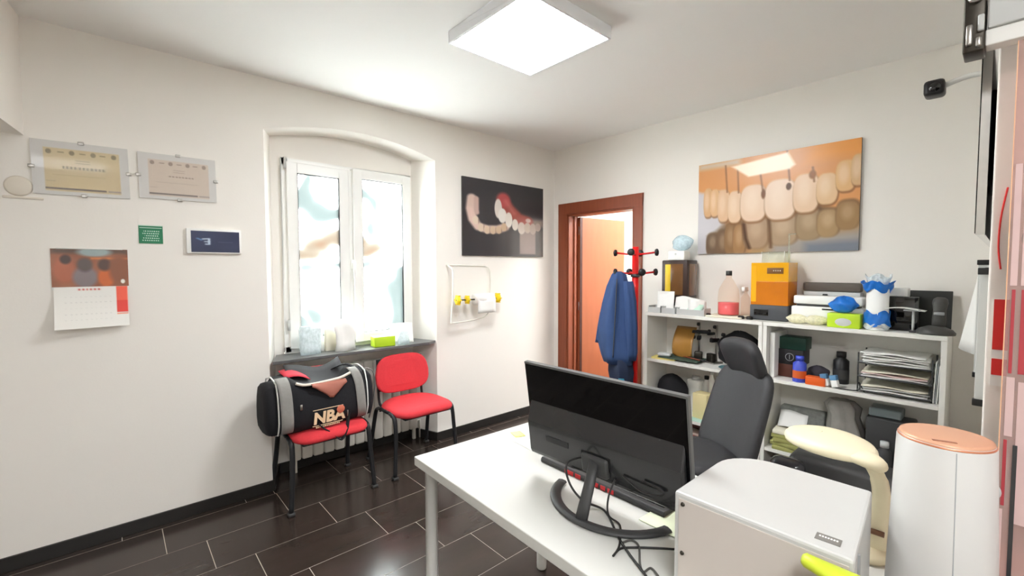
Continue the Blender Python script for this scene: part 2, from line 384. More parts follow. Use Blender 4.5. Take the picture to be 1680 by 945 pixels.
# ================================================================== WINDOW WALL
def soft(d, w=.01): return np.clip(.5-d/w, 0, 1)[..., None]
def ell(u, v, cx, cy, rx, ry, w=.12, p=2.): return soft((np.abs((u-cx)/rx)**p+np.abs((v-cy)/ry)**p)**(1/p)-1, w)
def rect(u, v, x0, y0, x1, y1, w=.008): return soft(np.maximum(np.maximum(x0-u, u-x1), np.maximum(y0-v, v-y1)), w)
def capsule(u, v, pts, r, w=.015):
    dmin = np.full(u.shape, 9.)
    for (ax, ay), (bx, by) in zip(pts, pts[1:]):
        t = np.clip(((u-ax)*(bx-ax)+(v-ay)*(by-ay))/max(1e-9, (bx-ax)**2+(by-ay)**2), 0, 1)
        dmin = np.minimum(dmin, np.hypot(u-ax-t*(bx-ax), v-ay-t*(by-ay)))
    return soft(dmin-r, w)
def poly(u, v, P, w=.01):
    dm = np.full(u.shape, -9.); n = len(P); area = sum(P[i][0]*P[(i+1) % n][1]-P[(i+1) % n][0]*P[i][1] for i in range(n))
    for i in range(n):
        (ax, ay), (bx, by) = P[i], P[(i+1) % n]; l = math.hypot(bx-ax, by-ay); s = 1 if area > 0 else -1
        dm = np.maximum(dm, s*((by-ay)*(u-ax)-(bx-ax)*(v-ay))/l)
    return soft(dm, w)
def over(img, mask, c): return img*(1-mask)+np.array(c, float)*mask
def fnoise(u, v, k, seed=0):
    r = np.random.RandomState(seed); s = 0
    for i in range(7):
        a, b, p = r.uniform(-k, k), r.uniform(-k, k), r.uniform(0, 6.3); s = s+np.sin(a*u+b*v+p)
    return (s/7)[..., None]

# --- certificates under clear plastic
CLEAR = mat_clear('clear_acrylic', (252, 252, 252), .985, .05, .06)
def cert(paper, edge, title, dark):
    def fn(u, v):
        im = np.ones(u.shape+(3,))*np.array((226, 224, 220.))
        im = over(im, rect(u, v, .12, .13, .90, .93, .006), paper)
        im = im+3*fnoise(u, v, 9, 3)
        for i, cx in enumerate((.17, .29, .40, .51, .62, .72, .84)):
            if i % 2 == 0: im = over(im, ell(u, v, cx, .20, .028, .045, .3), dark)
            else: im = over(im, rect(u, v, cx-.03, .19, cx+.03, .21, .01), dark)
        im = over(im, rect(u, v, .43, .33, .58, .345), np.array(dark)+30)
        im = over(im, rect(u, v, .43, .375, .58, .39), np.array(dark)+30)
        im = over(im, rect(u, v, *title)*(.65+.35*np.sign(np.sin(u*150)))[..., None], np.array(dark)-10)
        im = over(im, rect(u, v, .2, .62, .75, .63), np.array(paper)-25)
        im = over(im, rect(u, v, .13, .74, .22, .75), np.array(dark)+30)
        im = over(im, rect(u, v, .12, .865, .74, .90), edge); im = over(im, rect(u, v, .76, .87, .90, .90), np.array(edge)+50)
        return im
    return fn
def certificate(x0, z0, w_, h_, fn, label, tilt):
    t = thing('framed_certificate', label, 'certificate', (x0, -.001, z0), group='certificates on the window wall')
    Mt = RY(tilt)
    MB().box((0, -.006, 0), (w_, -.001, h_), Mt).build('backing', WHITE, t)
    ink_panel('certificate_sheet', w_, h_, fn, t, Mt @ T3((0, -.0075, 0)), 150, 100)
    MB().box((0, -.0125, 0), (w_, -.009, h_), Mt).build('clear_cover', CLEAR, t, bevel=.001)
    for (cx, cz) in ((w_*.5, 0), (w_*.5, h_), (0, h_*.5), (w_, h_*.5)):
        MB().rbox((cx-.012, -.0145, cz-.008), (cx+.012, -.0008, cz+.008), .002, Mt).build('clip', METAL, t)
certificate(-3.835, 1.885, .37, .272, cert((222, 202, 158), (120, 105, 95), (.30, .455, .75, .505), (150, 135, 100)), 'yellow certificate in a clear frame at the far left of the window wall', R(-1.0))
certificate(-3.425, 1.905, .365, .256, cert((222, 205, 188), (125, 112, 105), (.36, .47, .70, .495), (165, 145, 130)), 'pale pink certificate in a clear frame, nearer the window than the yellow one', R(-.6))
# --- round cover plate by the lintel
t = thing('wall_cover_plate', 'small round cream cover plate on the wall left of the yellow certificate', 'plate', (-3.885, 0, 1.915))
MB().lathe([(0, .010), (.042, .010), (.05, .004), (.05, 0)], seg=28, M=RX(R(90)), cap=False).build('cover', mat('cream_plastic', (224, 216, 202), .5, var=.03), t)
MB().rbox((-.055, -.008, -.062), (.085, 0, -.05), .003).build('trim_strip', mat('cream_plastic', (214, 204, 184)), t)
# --- green sign
t = thing('safety_sign', 'small green sign with white writing above the calendar', 'sign', (-3.436, 0, 1.648))
MB().box((0, -.003, 0), (.108, 0, .104)).build('plate', WHITE, t)
def fn(u, v):
    im = np.ones(u.shape+(3,))*np.array((26, 122, 82.)); W_ = (215, 235, 222)
    im = over(im, rect(u, v, 0, 0, 1, .04, .02), W_); im = over(im, rect(u, v, .04, .13, .96, .16, .02), W_)
    for i, (a, b) in enumerate(((.2, .85), (.16, .86), (.24, .8), (.18, .84), (.14, .88))):
        y = .30+.125*i; im = over(im, rect(u, v, a, y, b, y+.055, .02)*(.6+.4*np.sign(np.sin(u*70+i*2)))[..., None], W_)
    return im
ink_panel('sign_face', .108, .104, fn, t, T3((0, -.0035, 0)), 70, 66)
# --- dark blue plate with light mark
t = thing('wall_screen', 'white framed plate with a dark blue picture beside the green sign', 'picture', (-3.22, 0, 1.596))
MB().rbox((0, -.022, 0), (.284, 0, .150), .004).build('frame', WHITE, t)
def fn(u, v):
    im = np.ones(u.shape+(3,))*np.array((52, 60, 88.)) + (fnoise(u, v, 8, 5)*8) + (1-v)[..., None]*6
    im = over(im, capsule(u, v, [(.24, .38), (.36, .36), (.36, .62), (.30, .62)], .025, .04), (190, 205, 225))
    im = over(im, capsule(u, v, [(.28, .5), (.36, .5)], .02, .04), (190, 205, 225))
    im = over(im, capsule(u, v, [(.13, .36), (.20, .42)], .02, .06), (110, 150, 200))
    return over(im, rect(u, v, .55, .5, .85, .52, .03)*.4, (120, 130, 160))
ink_panel('picture', .25, .128, fn, t, T3((.022, -.0228, .008)), 90, 46, mat_print('print_gloss', .2))
# --- calendar
t = thing('wall_calendar', 'wall calendar with a warm brown photo above a curling white month sheet', 'calendar', (-3.787, 0, 1.194))
def fn(u, v):
    im = np.ones(u.shape+(3,))*np.array((150, 92, 66.)); im = im+18*fnoise(u, v, 14, 1)+10*fnoise(u, v, 30, 2)
    im = over(im, rect(u, v, 0, 0, 1, .12, .1), (96, 74, 62)); im = over(im, ell(u, v, .55, .08, .22, .12, .5), (150, 165, 165))
    im = over(im, rect(u, v, .5, .22, 1, .27, .03), (205, 120, 70))
    im = over(im, ell(u, v, .16, .55, .14, .35, .4), (176, 100, 72)); im = over(im, ell(u, v, .18, .28, .07, .12, .5), (70, 48, 42))
    im = over(im, ell(u, v, .42, .75, .16, .28, .4), (132, 118, 120)); im = over(im, ell(u, v, .42, .42, .1, .18, .5), (92, 78, 74))
    im = over(im, ell(u, v, .70, .76, .11, .26, .4), (205, 104, 52)); im = over(im, ell(u, v, .68, .42, .09, .16, .5), (84, 58, 48))
    im = over(im, ell(u, v, .88, .55, .14, .4, .5), (140, 84, 58))
    return over(im, ell(u, v, .92, .87, .03, .06, .4), (235, 230, 220))
ink_panel('calendar_photo', .300, .200, fn, t, T3((0, -.004, .216)), 130, 86, mat_print('print_gloss', .2))
def fn(u, v):
    im = np.ones(u.shape+(3,))*np.array((236, 234, 228.))
    im = over(im, rect(u, v, .30, .05, .62, .085)*(.6+.4*np.sign(np.sin(u*120)))[..., None], (196, 80, 70))
    im = over(im, rect(u, v, .83, .0, .99, .36), (238, 92, 66)); im = over(im, rect(u, v, .83, .36, .99, .66), (226, 60, 46)); im = over(im, rect(u, v, .83, .68, .99, .71), (238, 150, 120))
    for i in range(5): im = over(im, rect(u, v, .10, .24+.14*i, .78, .25+.14*i, .01)*(.35*(np.sin(u*95) > .2))[..., None], (170, 170, 168))
    return im
ink_panel('month_sheet', .290, .216, fn, t, T3((.006, -.006, 0)), 110, 60, None, lambda u, v: -.055*(v**2)*(1-.55*u)-.01*v)
MB().box((0, -.003, .20), (.300, -.0005, .416)).build('backing', PAPER, t)
MB().tube([(.02, -.006, .4165), (.28, -.006, .4165)], .003, 6).build('binding', WHITE, t)

# --- dark denture print
def dent1(u, v):
    im = np.ones(u.shape+(3,))*np.array((46, 44, 48.))+4*fnoise(u, v, 6, 4)
    im = over(im, rect(u, v, .50, .62, .68, 1, .05), (32, 27, 30))
    im = over(im, rect(u, v, .675, .60, .895, .965, .02), (140, 124, 118)); im = over(im, rect(u, v, .90, .62, 1, 1, .04), (66, 62, 58))
    im = over(im, rect(u, v, .84, .46, 1, .56, .06), (120, 104, 96))
    arch = [(.10, .26), (.085, .40), (.11, .53), (.17, .62), (.28, .65), (.40, .64), (.49, .60)]
    im = over(im, capsule(u, v, arch, .052, .03), (206, 180, 168))
    im = over(im, capsule(u, v, [(.15, .26), (.15, .40), (.155, .44)], .028, .02), (190, 160, 150))
    im = over(im, capsule(u, v, arch[1:4], .02, .05)*.6, (226, 192, 184))
    for i, (cx, cy) in enumerate(((.14, .54), (.20, .63), (.27, .655), (.34, .655), (.41, .645), (.475, .605))):
        im = over(im, ell(u, v, cx, cy, .036, .055, .25), (216-4*i, 198-6*i, 178-8*i)); im = over(im, ell(u, v, cx+.035, cy, .008, .045, .6)*.5, (120, 92, 80))
    im = over(im, capsule(u, v, [(.47, .25), (.54, .35), (.66, .47), (.78, .50)], .075, .04), (150, 72, 62))
    im = over(im, ell(u, v, .47, .24, .085, .10, .5), (178, 76, 76)); im = over(im, capsule(u, v, [(.50, .25), (.60, .40)], .02, .06)*.5, (214, 132, 126))
    for cx, cy, rx, ry, c in ((.405, .36, .045, .13, (216, 208, 200)), (.455, .45, .052, .10, (226, 222, 216)), (.535, .50, .045, .105, (222, 216, 208)), (.615, .56, .04, .08, (208, 200, 190)), (.70, .60, .05, .085, (196, 182, 172)), (.78, .59, .045, .075, (182, 164, 150)), (.855, .60, .045, .08, (170, 152, 140)), (.925, .57, .04, .06, (152, 134, 124))):
        im = over(im, ell(u, v, cx, cy, rx, ry, .18), c)
    im = over(im, ell(u, v, .79, .485, .035, .03, .5), (196, 174, 166))
    return im
def canvas(name, label, w_, h_, fn, loc, rz):
    t = thing(name, label, 'picture', loc, rz, group='large dental photo panels')
    MB().box((0, -.018, 0), (w_, 0, h_)).build('panel', mat('panel_edge', (70, 66, 64), .5), t)
    ink_panel('printed_photo', w_, h_, fn, t, T3((0, -.0185, 0)), 220, 150, mat_print('print_satin', .28)); return t
canvas('photo_panel', 'dark photo panel of dentures on a black background beside the window', 1.024, .704, dent1, (-1.216, -.001, 1.616), 0)

# --- wire roll holder
t = thing('paper_roll_holder', 'white wire wall holder with yellow knobs and a paper roll end', 'holder', (-1.40, 0, 1.03))
WIRE = mat('white_wire', (226, 224, 214), .4, var=.02)
MB().tube(spline([(.02, -.004, .50), (.02, -.05, .485), (.02, -.10, .44), (.015, -.10, .2), (0, -.10, .02), (.03, -.10, 0), (.30, -.09, .015), (.42, -.085, .06), (.44, -.08, .2)], 6), .0065, 8).build('wire_frame', WIRE, t)
MB().tube([(.02, -.004, .50), (.44, -.004, .49)], .0065, 8).build('top_bar', WIRE, t)
MB().tube(spline([(.44, -.004, .49), (.45, -.05, .47), (.45, -.08, .4), (.44, -.08, .2)], 6), .0065, 8).build('side_wire', WIRE, t)
YEL = mat('yellow_plastic', (238, 206, 24), .4, var=.05)
MB().tube([(.05, -.10, .195), (.54, -.10, .19)], .006, 8).build('rod', DMETAL, t)
for xk, r_ in ((.07, .042), (.17, .036), (.52, .045)):
    k = MB().lathe([(0, 0), (r_*.6, 0), (r_, .010), (r_, .022), (r_*.55, .034), (0, .036)], (0, 0, 0), 12, T3((xk-.018, -.10, .194)) @ RY(R(90)))
    for a in range(6): k.box((-.004, r_*.7, 0), (.004, r_*1.12, .02), T3((xk-.01, -.10, .194)) @ RY(R(90)) @ RZ(a*math.pi/3))
    k.build('knob', YEL, t)
MB().lathe([(.018, 0), (.05, 0), (.05, .2), (.018, .2)], seg=28, M=T3((.25, -.10, .194)) @ RY(R(90))).build('paper_roll', PAPER, t)
MB().grid(lambda u, v: (.25+.2*u, -.15+.004*math.sin(5*u), .20-.13*v), 6, 4, None, .001).build('paper_end', PAPER, t)

# --- radiator in the niche
t = thing('radiator', 'white column radiator in the niche under the window sill', 'radiator', (-2.64, .165, 0))
RAD = mat('radiator_white', (226, 222, 212), .45, var=.03)
for i in range(13):
    MB().rbox((i*.08+.002, -.035, .10), (i*.08+.078, .05, .76), .016).build('column', RAD, t)
MB().tube([(0, .01, .72), (1.05, .01, .72)], .017, 8).build('upper_pipe', RAD, t); MB().tube([(0, .01, .16), (1.05, .01, .16)], .017, 8).build('lower_pipe', RAD, t)
MB().tube([(1.05, .01, .16), (1.08, .01, .16), (1.08, .01, .0)], .009, 8).build('feed_pipe', RAD, t)
for x in (.03, 1.01): MB().rbox((x, 0, 0), (x+.025, .03, .13), .004).build('foot', RAD, t)

# --- things on the window sill (z = .882)
SZ = .8825
def bent_card(w_, h_, lean, bend=.02):
    return MB().grid(lambda u, v: ((u-.5)*w_, lean*v+bend*math.sin(math.pi*u), h_*v), 8, 6, None, .0015)
FILMC = mat_clear('clear_film', (236, 244, 246), .92, .55, .35)
solo('plastic_bag', 'clear plastic bag with white sheet at the left end of the sill', 'bag', (-2.50, .075, SZ), MB().loft([[(x*.078*s, y*.028*s+.008*math.sin(9*z), z) for x, y in [(math.cos(a*math.pi/8), math.sin(a*math.pi/8)) for a in range(16)]] for z, s in ((0, .92), (.05, 1), (.12, .98), (.18, 1.02), (.205, .9))]), FILMC, R(4))
solo('leaflet', 'upright white leaflet leaning behind the clear bag on the sill', 'paper', (-2.45, .145, SZ), bent_card(.13, .17, .04), PAPER, R(-5))
solo('small_box', 'small cream box on the sill between the two upright packets', 'box', (-2.33, .13, SZ), MB().rbox((-.05, -.02, 0), (.05, .02, .17), .004), PAPER2)
solo('paper_bag', 'white crumpled paper packet standing left of the window mullion', 'bag', (-2.255, .06, SZ), MB().loft([[(x*.082*s+dx, y*.032*s+.010*math.sin(14*z+3*x), z) for x, y in [(math.cos(a*math.pi/8), math.sin(a*math.pi/8)) for a in range(16)]] for z, s, dx in ((0, 1.05, 0), (.06, .95, 0), (.12, 1, .004), (.18, .98, -.01), (.235, .62, -.015))]), PAPER, R(8))
t = thing('tissue_box', 'lime green box with a pale top on the sill under the right sash', 'box', (-1.955, .05, SZ), R(-6))
MB().rbox((-.085, -.045, 0), (.085, .05, .078), .004).build('carton', mat('lime_card', (186, 218, 44), .5, var=.05), t)
MB().box((-.083, -.043, .078), (.083, .048, .080)).build('pale_top', PAPER2, t)
solo('card_stand', 'white card leaning on the frame at the right end of the sill', 'paper', (-1.765, .09, SZ), bent_card(.19, .155, .06, .03), PAPER, R(-18))
solo('clear_packet', 'small clear packet beside the lime green box on the sill', 'packet', (-1.79, .02, SZ), MB().loft([[(x*.07*s, y*.02*s, z) for x, y in [(math.cos(a*math.pi/6), math.sin(a*math.pi/6)) for a in range(12)]] for z, s in ((0, 1), (.04, .95), (.09, .8), (.11, .5))]), FILMC, R(20))

# ================================================================== RED CHAIRS
def make_chair(loc, label, rz=0):
    t = thing('visitor_chair', label, 'chair', loc, rz, group='red visitor chairs under the window')
    def cushion(w_, d_, h_, n=4):            # rounded super-ellipse pad
        secs = []
        for zz, s in ((0, .90), (.008, .97), (.02, 1), (.035, .99), (h_, .93), (h_+.006, .7)):
            ring = []
            for a in range(36):
                an = 2*math.pi*a/36; c_, s_ = math.cos(an), math.sin(an)
                ring.append((w_/2*s*math.copysign(abs(c_)**.55, c_), d_/2*s*math.copysign(abs(s_)**.62, s_), zz))
            secs.append(ring)
        return MB().loft(secs)
    m = cushion(.485, .45, .05)
    for i, v in enumerate(m.v): m.v[i] = (v[0], v[1]-.25, v[2]+.425+.012*math.cos(v[0]*9)-.35*max(0, -v[1]-.13)**1.6)
    m.build('seat', REDF, t)
    MB().rbox((-.2, -.43, .412), (.2, -.08, .428), .008).build('seat_pan', BLACK, t)
    m = cushion(.465, .30, .036); Mb = T3((0, -.022, .665)) @ RX(R(82))
    for i, v in enumerate(m.v):
        x, y, z = v; z += .22*x*x - .03
        wide = 1-.10*max(0, y/.15); m.v[i] = tuple(Mb @ Vector((x*wide, y, z)))
    m.build('backrest', REDF, t)
    m2 = MB().grid(lambda u, v: tuple(Mb @ Vector(((u-.5)*.40, (v-.5)*.25, .22*((u-.5)*.40)**2-.034))), 8, 4, None, .008); m2.build('backrest_shell', BLACK, t)
    for s in (-1, 1):
        x = .245*s
        MB().tube(spline([(x*1.09, -.40, .012), (x*1.02, -.385, .25), (x, -.37, .39), (x, -.345, .43), (x, -.29, .444)], 5), .0125, 10, flat=(1, 1.25)).build('leg', BLKPOW, t)
        MB().tube(spline([(x*1.06, .055, .012), (x, .0, .25), (x*.99, -.05, .40), (x*.99, -.09, .437), (x, -.15, .444)], 5), .0125, 10, flat=(1, 1.25)).build('leg', BLKPOW, t)
        MB().tube([(x, -.29, .444), (x, -.15, .444)], .0125, 10).build('side_rail', BLKPOW, t)
        MB().rbox((x*1.09-.02, -.422, 0), (x*1.09+.02, -.378, .02), .006).build('glide', DGREY, t); MB().rbox((x*1.06-.02, .033, 0), (x*1.06+.02, .077, .02), .006).build('glide', DGREY, t)
        MB().tube(spline([(.19*s, -.12, .42), (.19*s, -.03, .43), (.19*s, .005, .47), (.19*s, .018, .60), (.185*s, .03, .68)], 5), .010, 8).build('back_support', BLKPOW, t)
    MB().tube([(-.245, -.30, .425), (.245, -.30, .425)], .009, 8).build('cross_bar', BLKPOW, t); MB().tube([(-.245, -.12, .425), (.245, -.12, .425)], .009, 8).build('cross_bar', BLKPOW, t)
    return t
make_chair((-2.523, -.015, 0), 'red upholstered visitor chair with the black sports bag on its seat')
make_chair((-1.835, -.015, 0), 'empty red upholstered visitor chair with black legs, nearer the door')

# ================================================================== SPORTS BAG
t = thing('sports_bag', 'open black and grey duffel bag with pale lettering on a red chair', 'bag', (-2.562, -.235, .476), R(2))
LB, DB, HB = .285, .165, .36
def bag_sec(x, k=1., top=1.):
    ring = []
    n = 28
    for a in range(n):
        an = 2*math.pi*a/n - math.pi/2
        c_, s_ = math.cos(an), math.sin(an)
        y = DB*k*math.copysign(abs(c_)**.5, c_); z = HB/2 + HB/2*math.copysign(abs(s_)**.6, s_)
        y *= 1-.28*max(0, z/HB-.4)
        ring.append((x, y, z*top+.006*math.sin(40*x+9*an)))
    return ring
mbag = MB(); secs = []
for x, k, tp in ((-LB, .80, .86), (-LB+.02, .96, .95), (-.20, 1, .97), (-.10, 1.02, .78), (0, 1.03, .72), (.10, 1.02, .78), (.20, 1, .99), (LB-.02, .96, .96), (LB, .80, .86)): secs.append(bag_sec(x, k, tp))
mbag.loft(secs); mbag.build('body', BLKF, t)
for s in (-1, 1):                              # bulging end pockets with white piping
    e_ = MB(); e_.loft([[(x, y*q, z*q+HB*.46*(1-q)*1.0) for x, y, z in [(s*(LB+dx), p[1], p[2]) for p in bag_sec(0, .86, .90)]] for dx, q in ((-.01, 1), (.03, .98), (.05, .85), (.058, .5))]); e_.build('end_pocket', BLKF, t)
    MB().tube([(s*(LB-.004), p[1]*1.02, p[2]*1.02) for p in bag_sec(0, .90, .94)], .005, 6, closed=True).build('piping', WHITE, t)
    xs = (.195, .255) if s > 0 else (-.275, -.205)
    rows = [q for q in range(17)]
    def strip(u, v, xs=xs, s=s):
        a = -math.pi/2 - (v*math.pi*.93); c_, s_ = math.cos(a), math.sin(a)
        y = DB*1.035*math.copysign(abs(c_)**.5, c_); z = HB/2+HB/2*1.0*math.copysign(abs(s_)**.6, s_); y *= 1-.28*max(0, z/HB-.4)
        sl = .06*(.5-v)*(1 if s > 0 else .3)
        return (xs[0]+(xs[1]-xs[0])*u+sl, y-.004, z*.985+.004)
    MB().grid(strip, 4, 20, None, .003).build('grey_panel', GRYF, t)
# mouth: dark lining, pale rim, red lining flaps
MB().grid(lambda u, v: (-.175+.36*u, -.125+.235*v, .278+.085*v+.035*abs(2*u-1)**2+.012*math.sin(7*u)-.03*math.sin(math.pi*v)), 10, 6, None, .003).build('dark_lining', mat('lining_dark', (52, 52, 54), .8, var=.2), t)
RIM = mat('rim_cream', (222, 210, 196), .6, var=.04)
MB().tube(spline([(-.175, -.125, .318), (-.12, -.134, .300), (0, -.136, .302), (.10, -.134, .310), (.17, -.125, .330)], 5), .009, 8).build('zip_rim', RIM, t)
LIN = mat('lining_red', (168, 104, 88), .7, var=.15)
MB().grid(lambda u, v: (-.09+.22*u, -.141-.012*math.sin(math.pi*v)-.020*v, .300-max(.012, .11-.20*abs(u-.55))*v-.004*math.sin(12*u)*v), 10, 6, None, .003).build('folded_lining', LIN, t)
MB().grid(lambda u, v: (-.21+.15*u, -.05+.15*v, .345+.02*math.sin(3*u)+.02*v-.035*u), 6, 4, None, .004).build('red_lining', mat('lining_crimson', (196, 44, 62), .8, var=.1), t)
MB().tube(spline([(.10, .10, .30), (.14, .04, .345), (.19, -.03, .37), (.23, -.07, .33), (.20, -.10, .30)], 5), .010, 8, flat=(1.6, .5)).build('handle', BLKF, t)
MB().tube(spline([(-.06, -.178, .05), (-.03, -.195, .015), (.0, -.232, -.005), (.045, -.258, -.055), (.085, -.245, -.010), (.115, -.20, .02), (.13, -.18, .08)], 6), .009, 6, flat=(1.5, .4)).build('carry_strap', BLKF, t)
MB().tube(spline([(.31, -.05, .33), (.36, -.06, .30), (.385, -.05, .2), (.37, -.03, .05), (.36, 0, -.05)], 6), .006, 6, flat=(1.6, .5)).build('shoulder_strap', GRYF, t)
MB().rbox((-.165, -.168, .155), (-.150, -.16, .19), .003).build('zip_pull', METAL, t); MB().rbox((.12, -.187, .06), (.128, -.178, .10), .003).build('zip_pull', METAL, t)
GOLD = mat('print_gold', (226, 196, 160), .5, var=.12); ORG = mat('print_orange', (206, 110, 84), .5, var=.1)
Mt = T3((-.095, -.1815, .055)) @ RX(R(88))
text('NBA', .098, 'lettering', GOLD, t, Mt, .001, .004, .12)
b_ = MB().lathe([(0, .002), (.024, .0015), (.026, 0)], seg=20, M=T3((.078, -.185, .118)) @ RX(R(90)), cap=False); b_.build('ball_emblem', ORG, t)
for zc, x0_, x1_ in ((.139, -.095, .095), (.04, -.10, .09)): MB().box((x0_, -.1835, zc), (x1_, -.1805, zc+.004)).build('print_line', GOLD, t)
for i in range(14): MB().box((-.08+i*.011, -.1835, .027), (-.073+i*.011, -.1805, .036)).build('small_lettering', GOLD, t)
# ================================================================== DESK
DR = R(-2.0)
desk = thing('desk', 'large white office desk with round white legs', 'desk', (-2.662, -1.690, 0), DR)
DM = T3((-2.662, -1.690, 0)) @ RZ(DR); DMI = DM.inverted()
DW, DL, DZT = .72, 1.62, .74
MB().box((0, -DL, DZT-.036), (DW, 0, DZT)).build('desktop', LAM, desk, bevel=.003)
for x, y in ((.05, -.05), (DW-.05, -.05), (.05, -DL+.05), (DW-.05, -DL+.05)):
    MB().lathe([(.02, 0), (.024, .004), (.025, .03), (.025, DZT-.046), (.04, DZT-.044), (.04, DZT-.036)], (x, y, 0), 20).build('leg', WHITE, desk)

# --- monitor seen from behind
mon = thing('monitor', 'black flat monitor on the desk, seen from behind', 'monitor', (-2.47, -2.425, DZT), R(1.0))
def toloc(p, root):
    return (Matrix.Translation(root.location) @ RZ(root.rotation_euler.z)).inverted() @ Vector(p)
mz0, mz1, xt, xb = .083, .428, .033, .085      # bottom, top, x at top and bottom (local)
Mm = T3((xb, 0, mz0)) @ RY(-math.atan2(xb-xt, mz1-mz0)); HH = math.hypot(xb-xt, mz1-mz0); WW = .306
MB().box((-.008, -WW, 0), (.006, WW, HH), Mm).build('panel', GLOSSB, mon, bevel=.003)
MB().box((.006, -WW+.006, .012), (.008, WW-.006, HH-.006), Mm).build('screen', mat('screen_dark', (14, 15, 18), .12, var=.1), mon)
MB().box((-.0095, -WW+.002, HH-.006), (.0065, WW-.002, HH+.0015), Mm).build('top_bezel', mat('bezel_grey', (92, 92, 90), .4, var=.05), mon)
MB().box((-.0095, -WW-.0015, .0), (.0065, -WW+.004, HH), Mm).build('side_bezel', mat('bezel_grey', (92, 92, 90)), mon)
hs = MB().prism([(-.008, .008), (-.034, .014), (-.038, .03), (-.036, .14), (-.008, .21)], 1, -WW+.012, WW-.012, Mm); hs.build('housing', mat('housing_grey', (36, 36, 37), .25, var=.06, coat=.3), mon, bevel=.006)
MB().box((-.0385, WW-.20, .085), (-.035, WW-.10, .105), Mm).build('vent_slot', BLACK, mon)
MB().box((-.0395, -.06, .06), (-.034, .05, .10), Mm).build('port_recess', BLACK, mon)
MB().rbox((-.052, -.055, .035), (-.030, .045, .098), .008, Mm).build('stand_mount', DGREY, mon)
MB().tube([Mm @ Vector((-.045, -.005, .085)), (-.008, -.02, .12), (-.042, -.024, .055), (-.060, -.024, .010)], [.012, .013, .014, .015], 10, flat=(1.3, .6)).build('stand_neck', DGREY, mon)
arc = []
for a in range(25):
    an = R(180-78+156*a/24); arc.append((.15+.195*math.cos(an)-.02, .205*math.sin(an)-.022, .008))
MB().tube(arc, .014, 8, flat=(1.3, .55)).build('stand_base', DGREY, mon)
# --- cables
CAB = mat('cable_black', (30, 29, 28), .5, var=.1)
def desk_pts(px): return [hit(x, y, 2, DZT+.006) for x, y in px]
ca = [Vector((-2.425, -2.385, .895)), Vector((-2.50, -2.37, .89)), Vector((-2.515, -2.39, .84)), Vector((-2.51, -2.44, .80))]
solo('signal_cable', 'black cable running from the monitor back down across the desk', 'cable', (0, 0, 0), MB().tube(spline(ca+desk_pts([(992, 838), (1014, 880), (1032, 908), (1060, 945)]), 8), .0035, 7), CAB)
cb = [Vector((-2.43, -2.50, .86)), Vector((-2.47, -2.505, .82)), Vector((-2.475, -2.51, .77))]
solo('power_cable', 'black cable looping on the desk in front of the white machine', 'cable', (0, 0, 0), MB().tube(spline(cb+desk_pts([(1017, 862), (1016, 895), (1006, 912), (1018, 900), (1042, 898), (1075, 899), (1107, 901)]), 8), .003, 7), CAB)
solo('usb_cable', 'thin grey cable curling near the desk edge under the monitor', 'cable', (0, 0, 0), MB().tube(spline(desk_pts([(1022, 890), (1036, 886), (1048, 896), (1050, 925), (1056, 938), (1068, 932), (1080, 945)]), 8), .0028, 7), mat('cable_grey', (80, 78, 74), .5))
solo('short_cable', 'short black cable hanging in a loop behind the monitor', 'cable', (0, 0, 0), MB().tube(spline([Vector((-2.433, -2.53, .885)), Vector((-2.445, -2.60, .868)), Vector((-2.442, -2.655, .875)), Vector((-2.436, -2.66, .888)), Vector((-2.436, -2.60, .893))], 8), .0032, 7), CAB)
# --- long dark bar with red marks (keyboard seen from its back edge)
kb = thing('keyboard', 'long dark keyboard with red marks under the monitor', 'keyboard', (-2.315, -2.07, DZT), R(-91.2))
MB().prism([(0, 0), (.0, .012), (-.006, .020), (-.028, .018), (-.13, .010), (-.132, 0)], 0, 0, .535, T3((0, 0, 0)) @ RZ(R(180)) @ T3((-.535, 0, 0))).build('case', DGREY, kb, bevel=.003)
for i in range(15):
    for j_ in range(4): MB().rbox((.02+i*.0335, .030+j_*.024, .014-.002*j_), (.049+i*.0335, .050+j_*.024, .022-.002*j_), .002).build('key', BLACK, kb)
RM = mat('red_mark', (214, 44, 52), .5, var=.05)
for a, b in ((.13, .17), (.18, .205), (.25, .285), (.295, .315), (.325, .35)): MB().box((a, -.0012, .002), (b, .0005, .017)).build('red_mark', RM, kb)
# --- paper and note on desk
solo('paper_sheet', 'white paper sheet at the far end of the desk left of the monitor', 'paper', (-2.155, -1.885, DZT+.0012), MB().grid(lambda u, v: ((u-.5)*.297, (v-.5)*.21, .001*math.sin(5*u)), 6, 4, None, .0006), PAPER, R(84))
solo('sticky_note', 'pale yellow note on the far end of the desk', 'note', (-2.19, -1.80, DZT+.0042), MB().grid(lambda u, v: ((u-.5)*.07, (v-.5)*.05, .0006*math.sin(4*u)), 4, 3, None, .0004), mat('note_yellow', (240, 240, 150), .7, var=.04), R(70))
solo('mouse_mat', 'pale green flat pad on the desk beside the white machine', 'pad', (-2.27, -2.66, DZT+.001), MB().rbox((-.12, -.10, 0), (.12, .10, .004), .002), mat('pale_green', (214, 220, 190), .7, var=.03), DR)

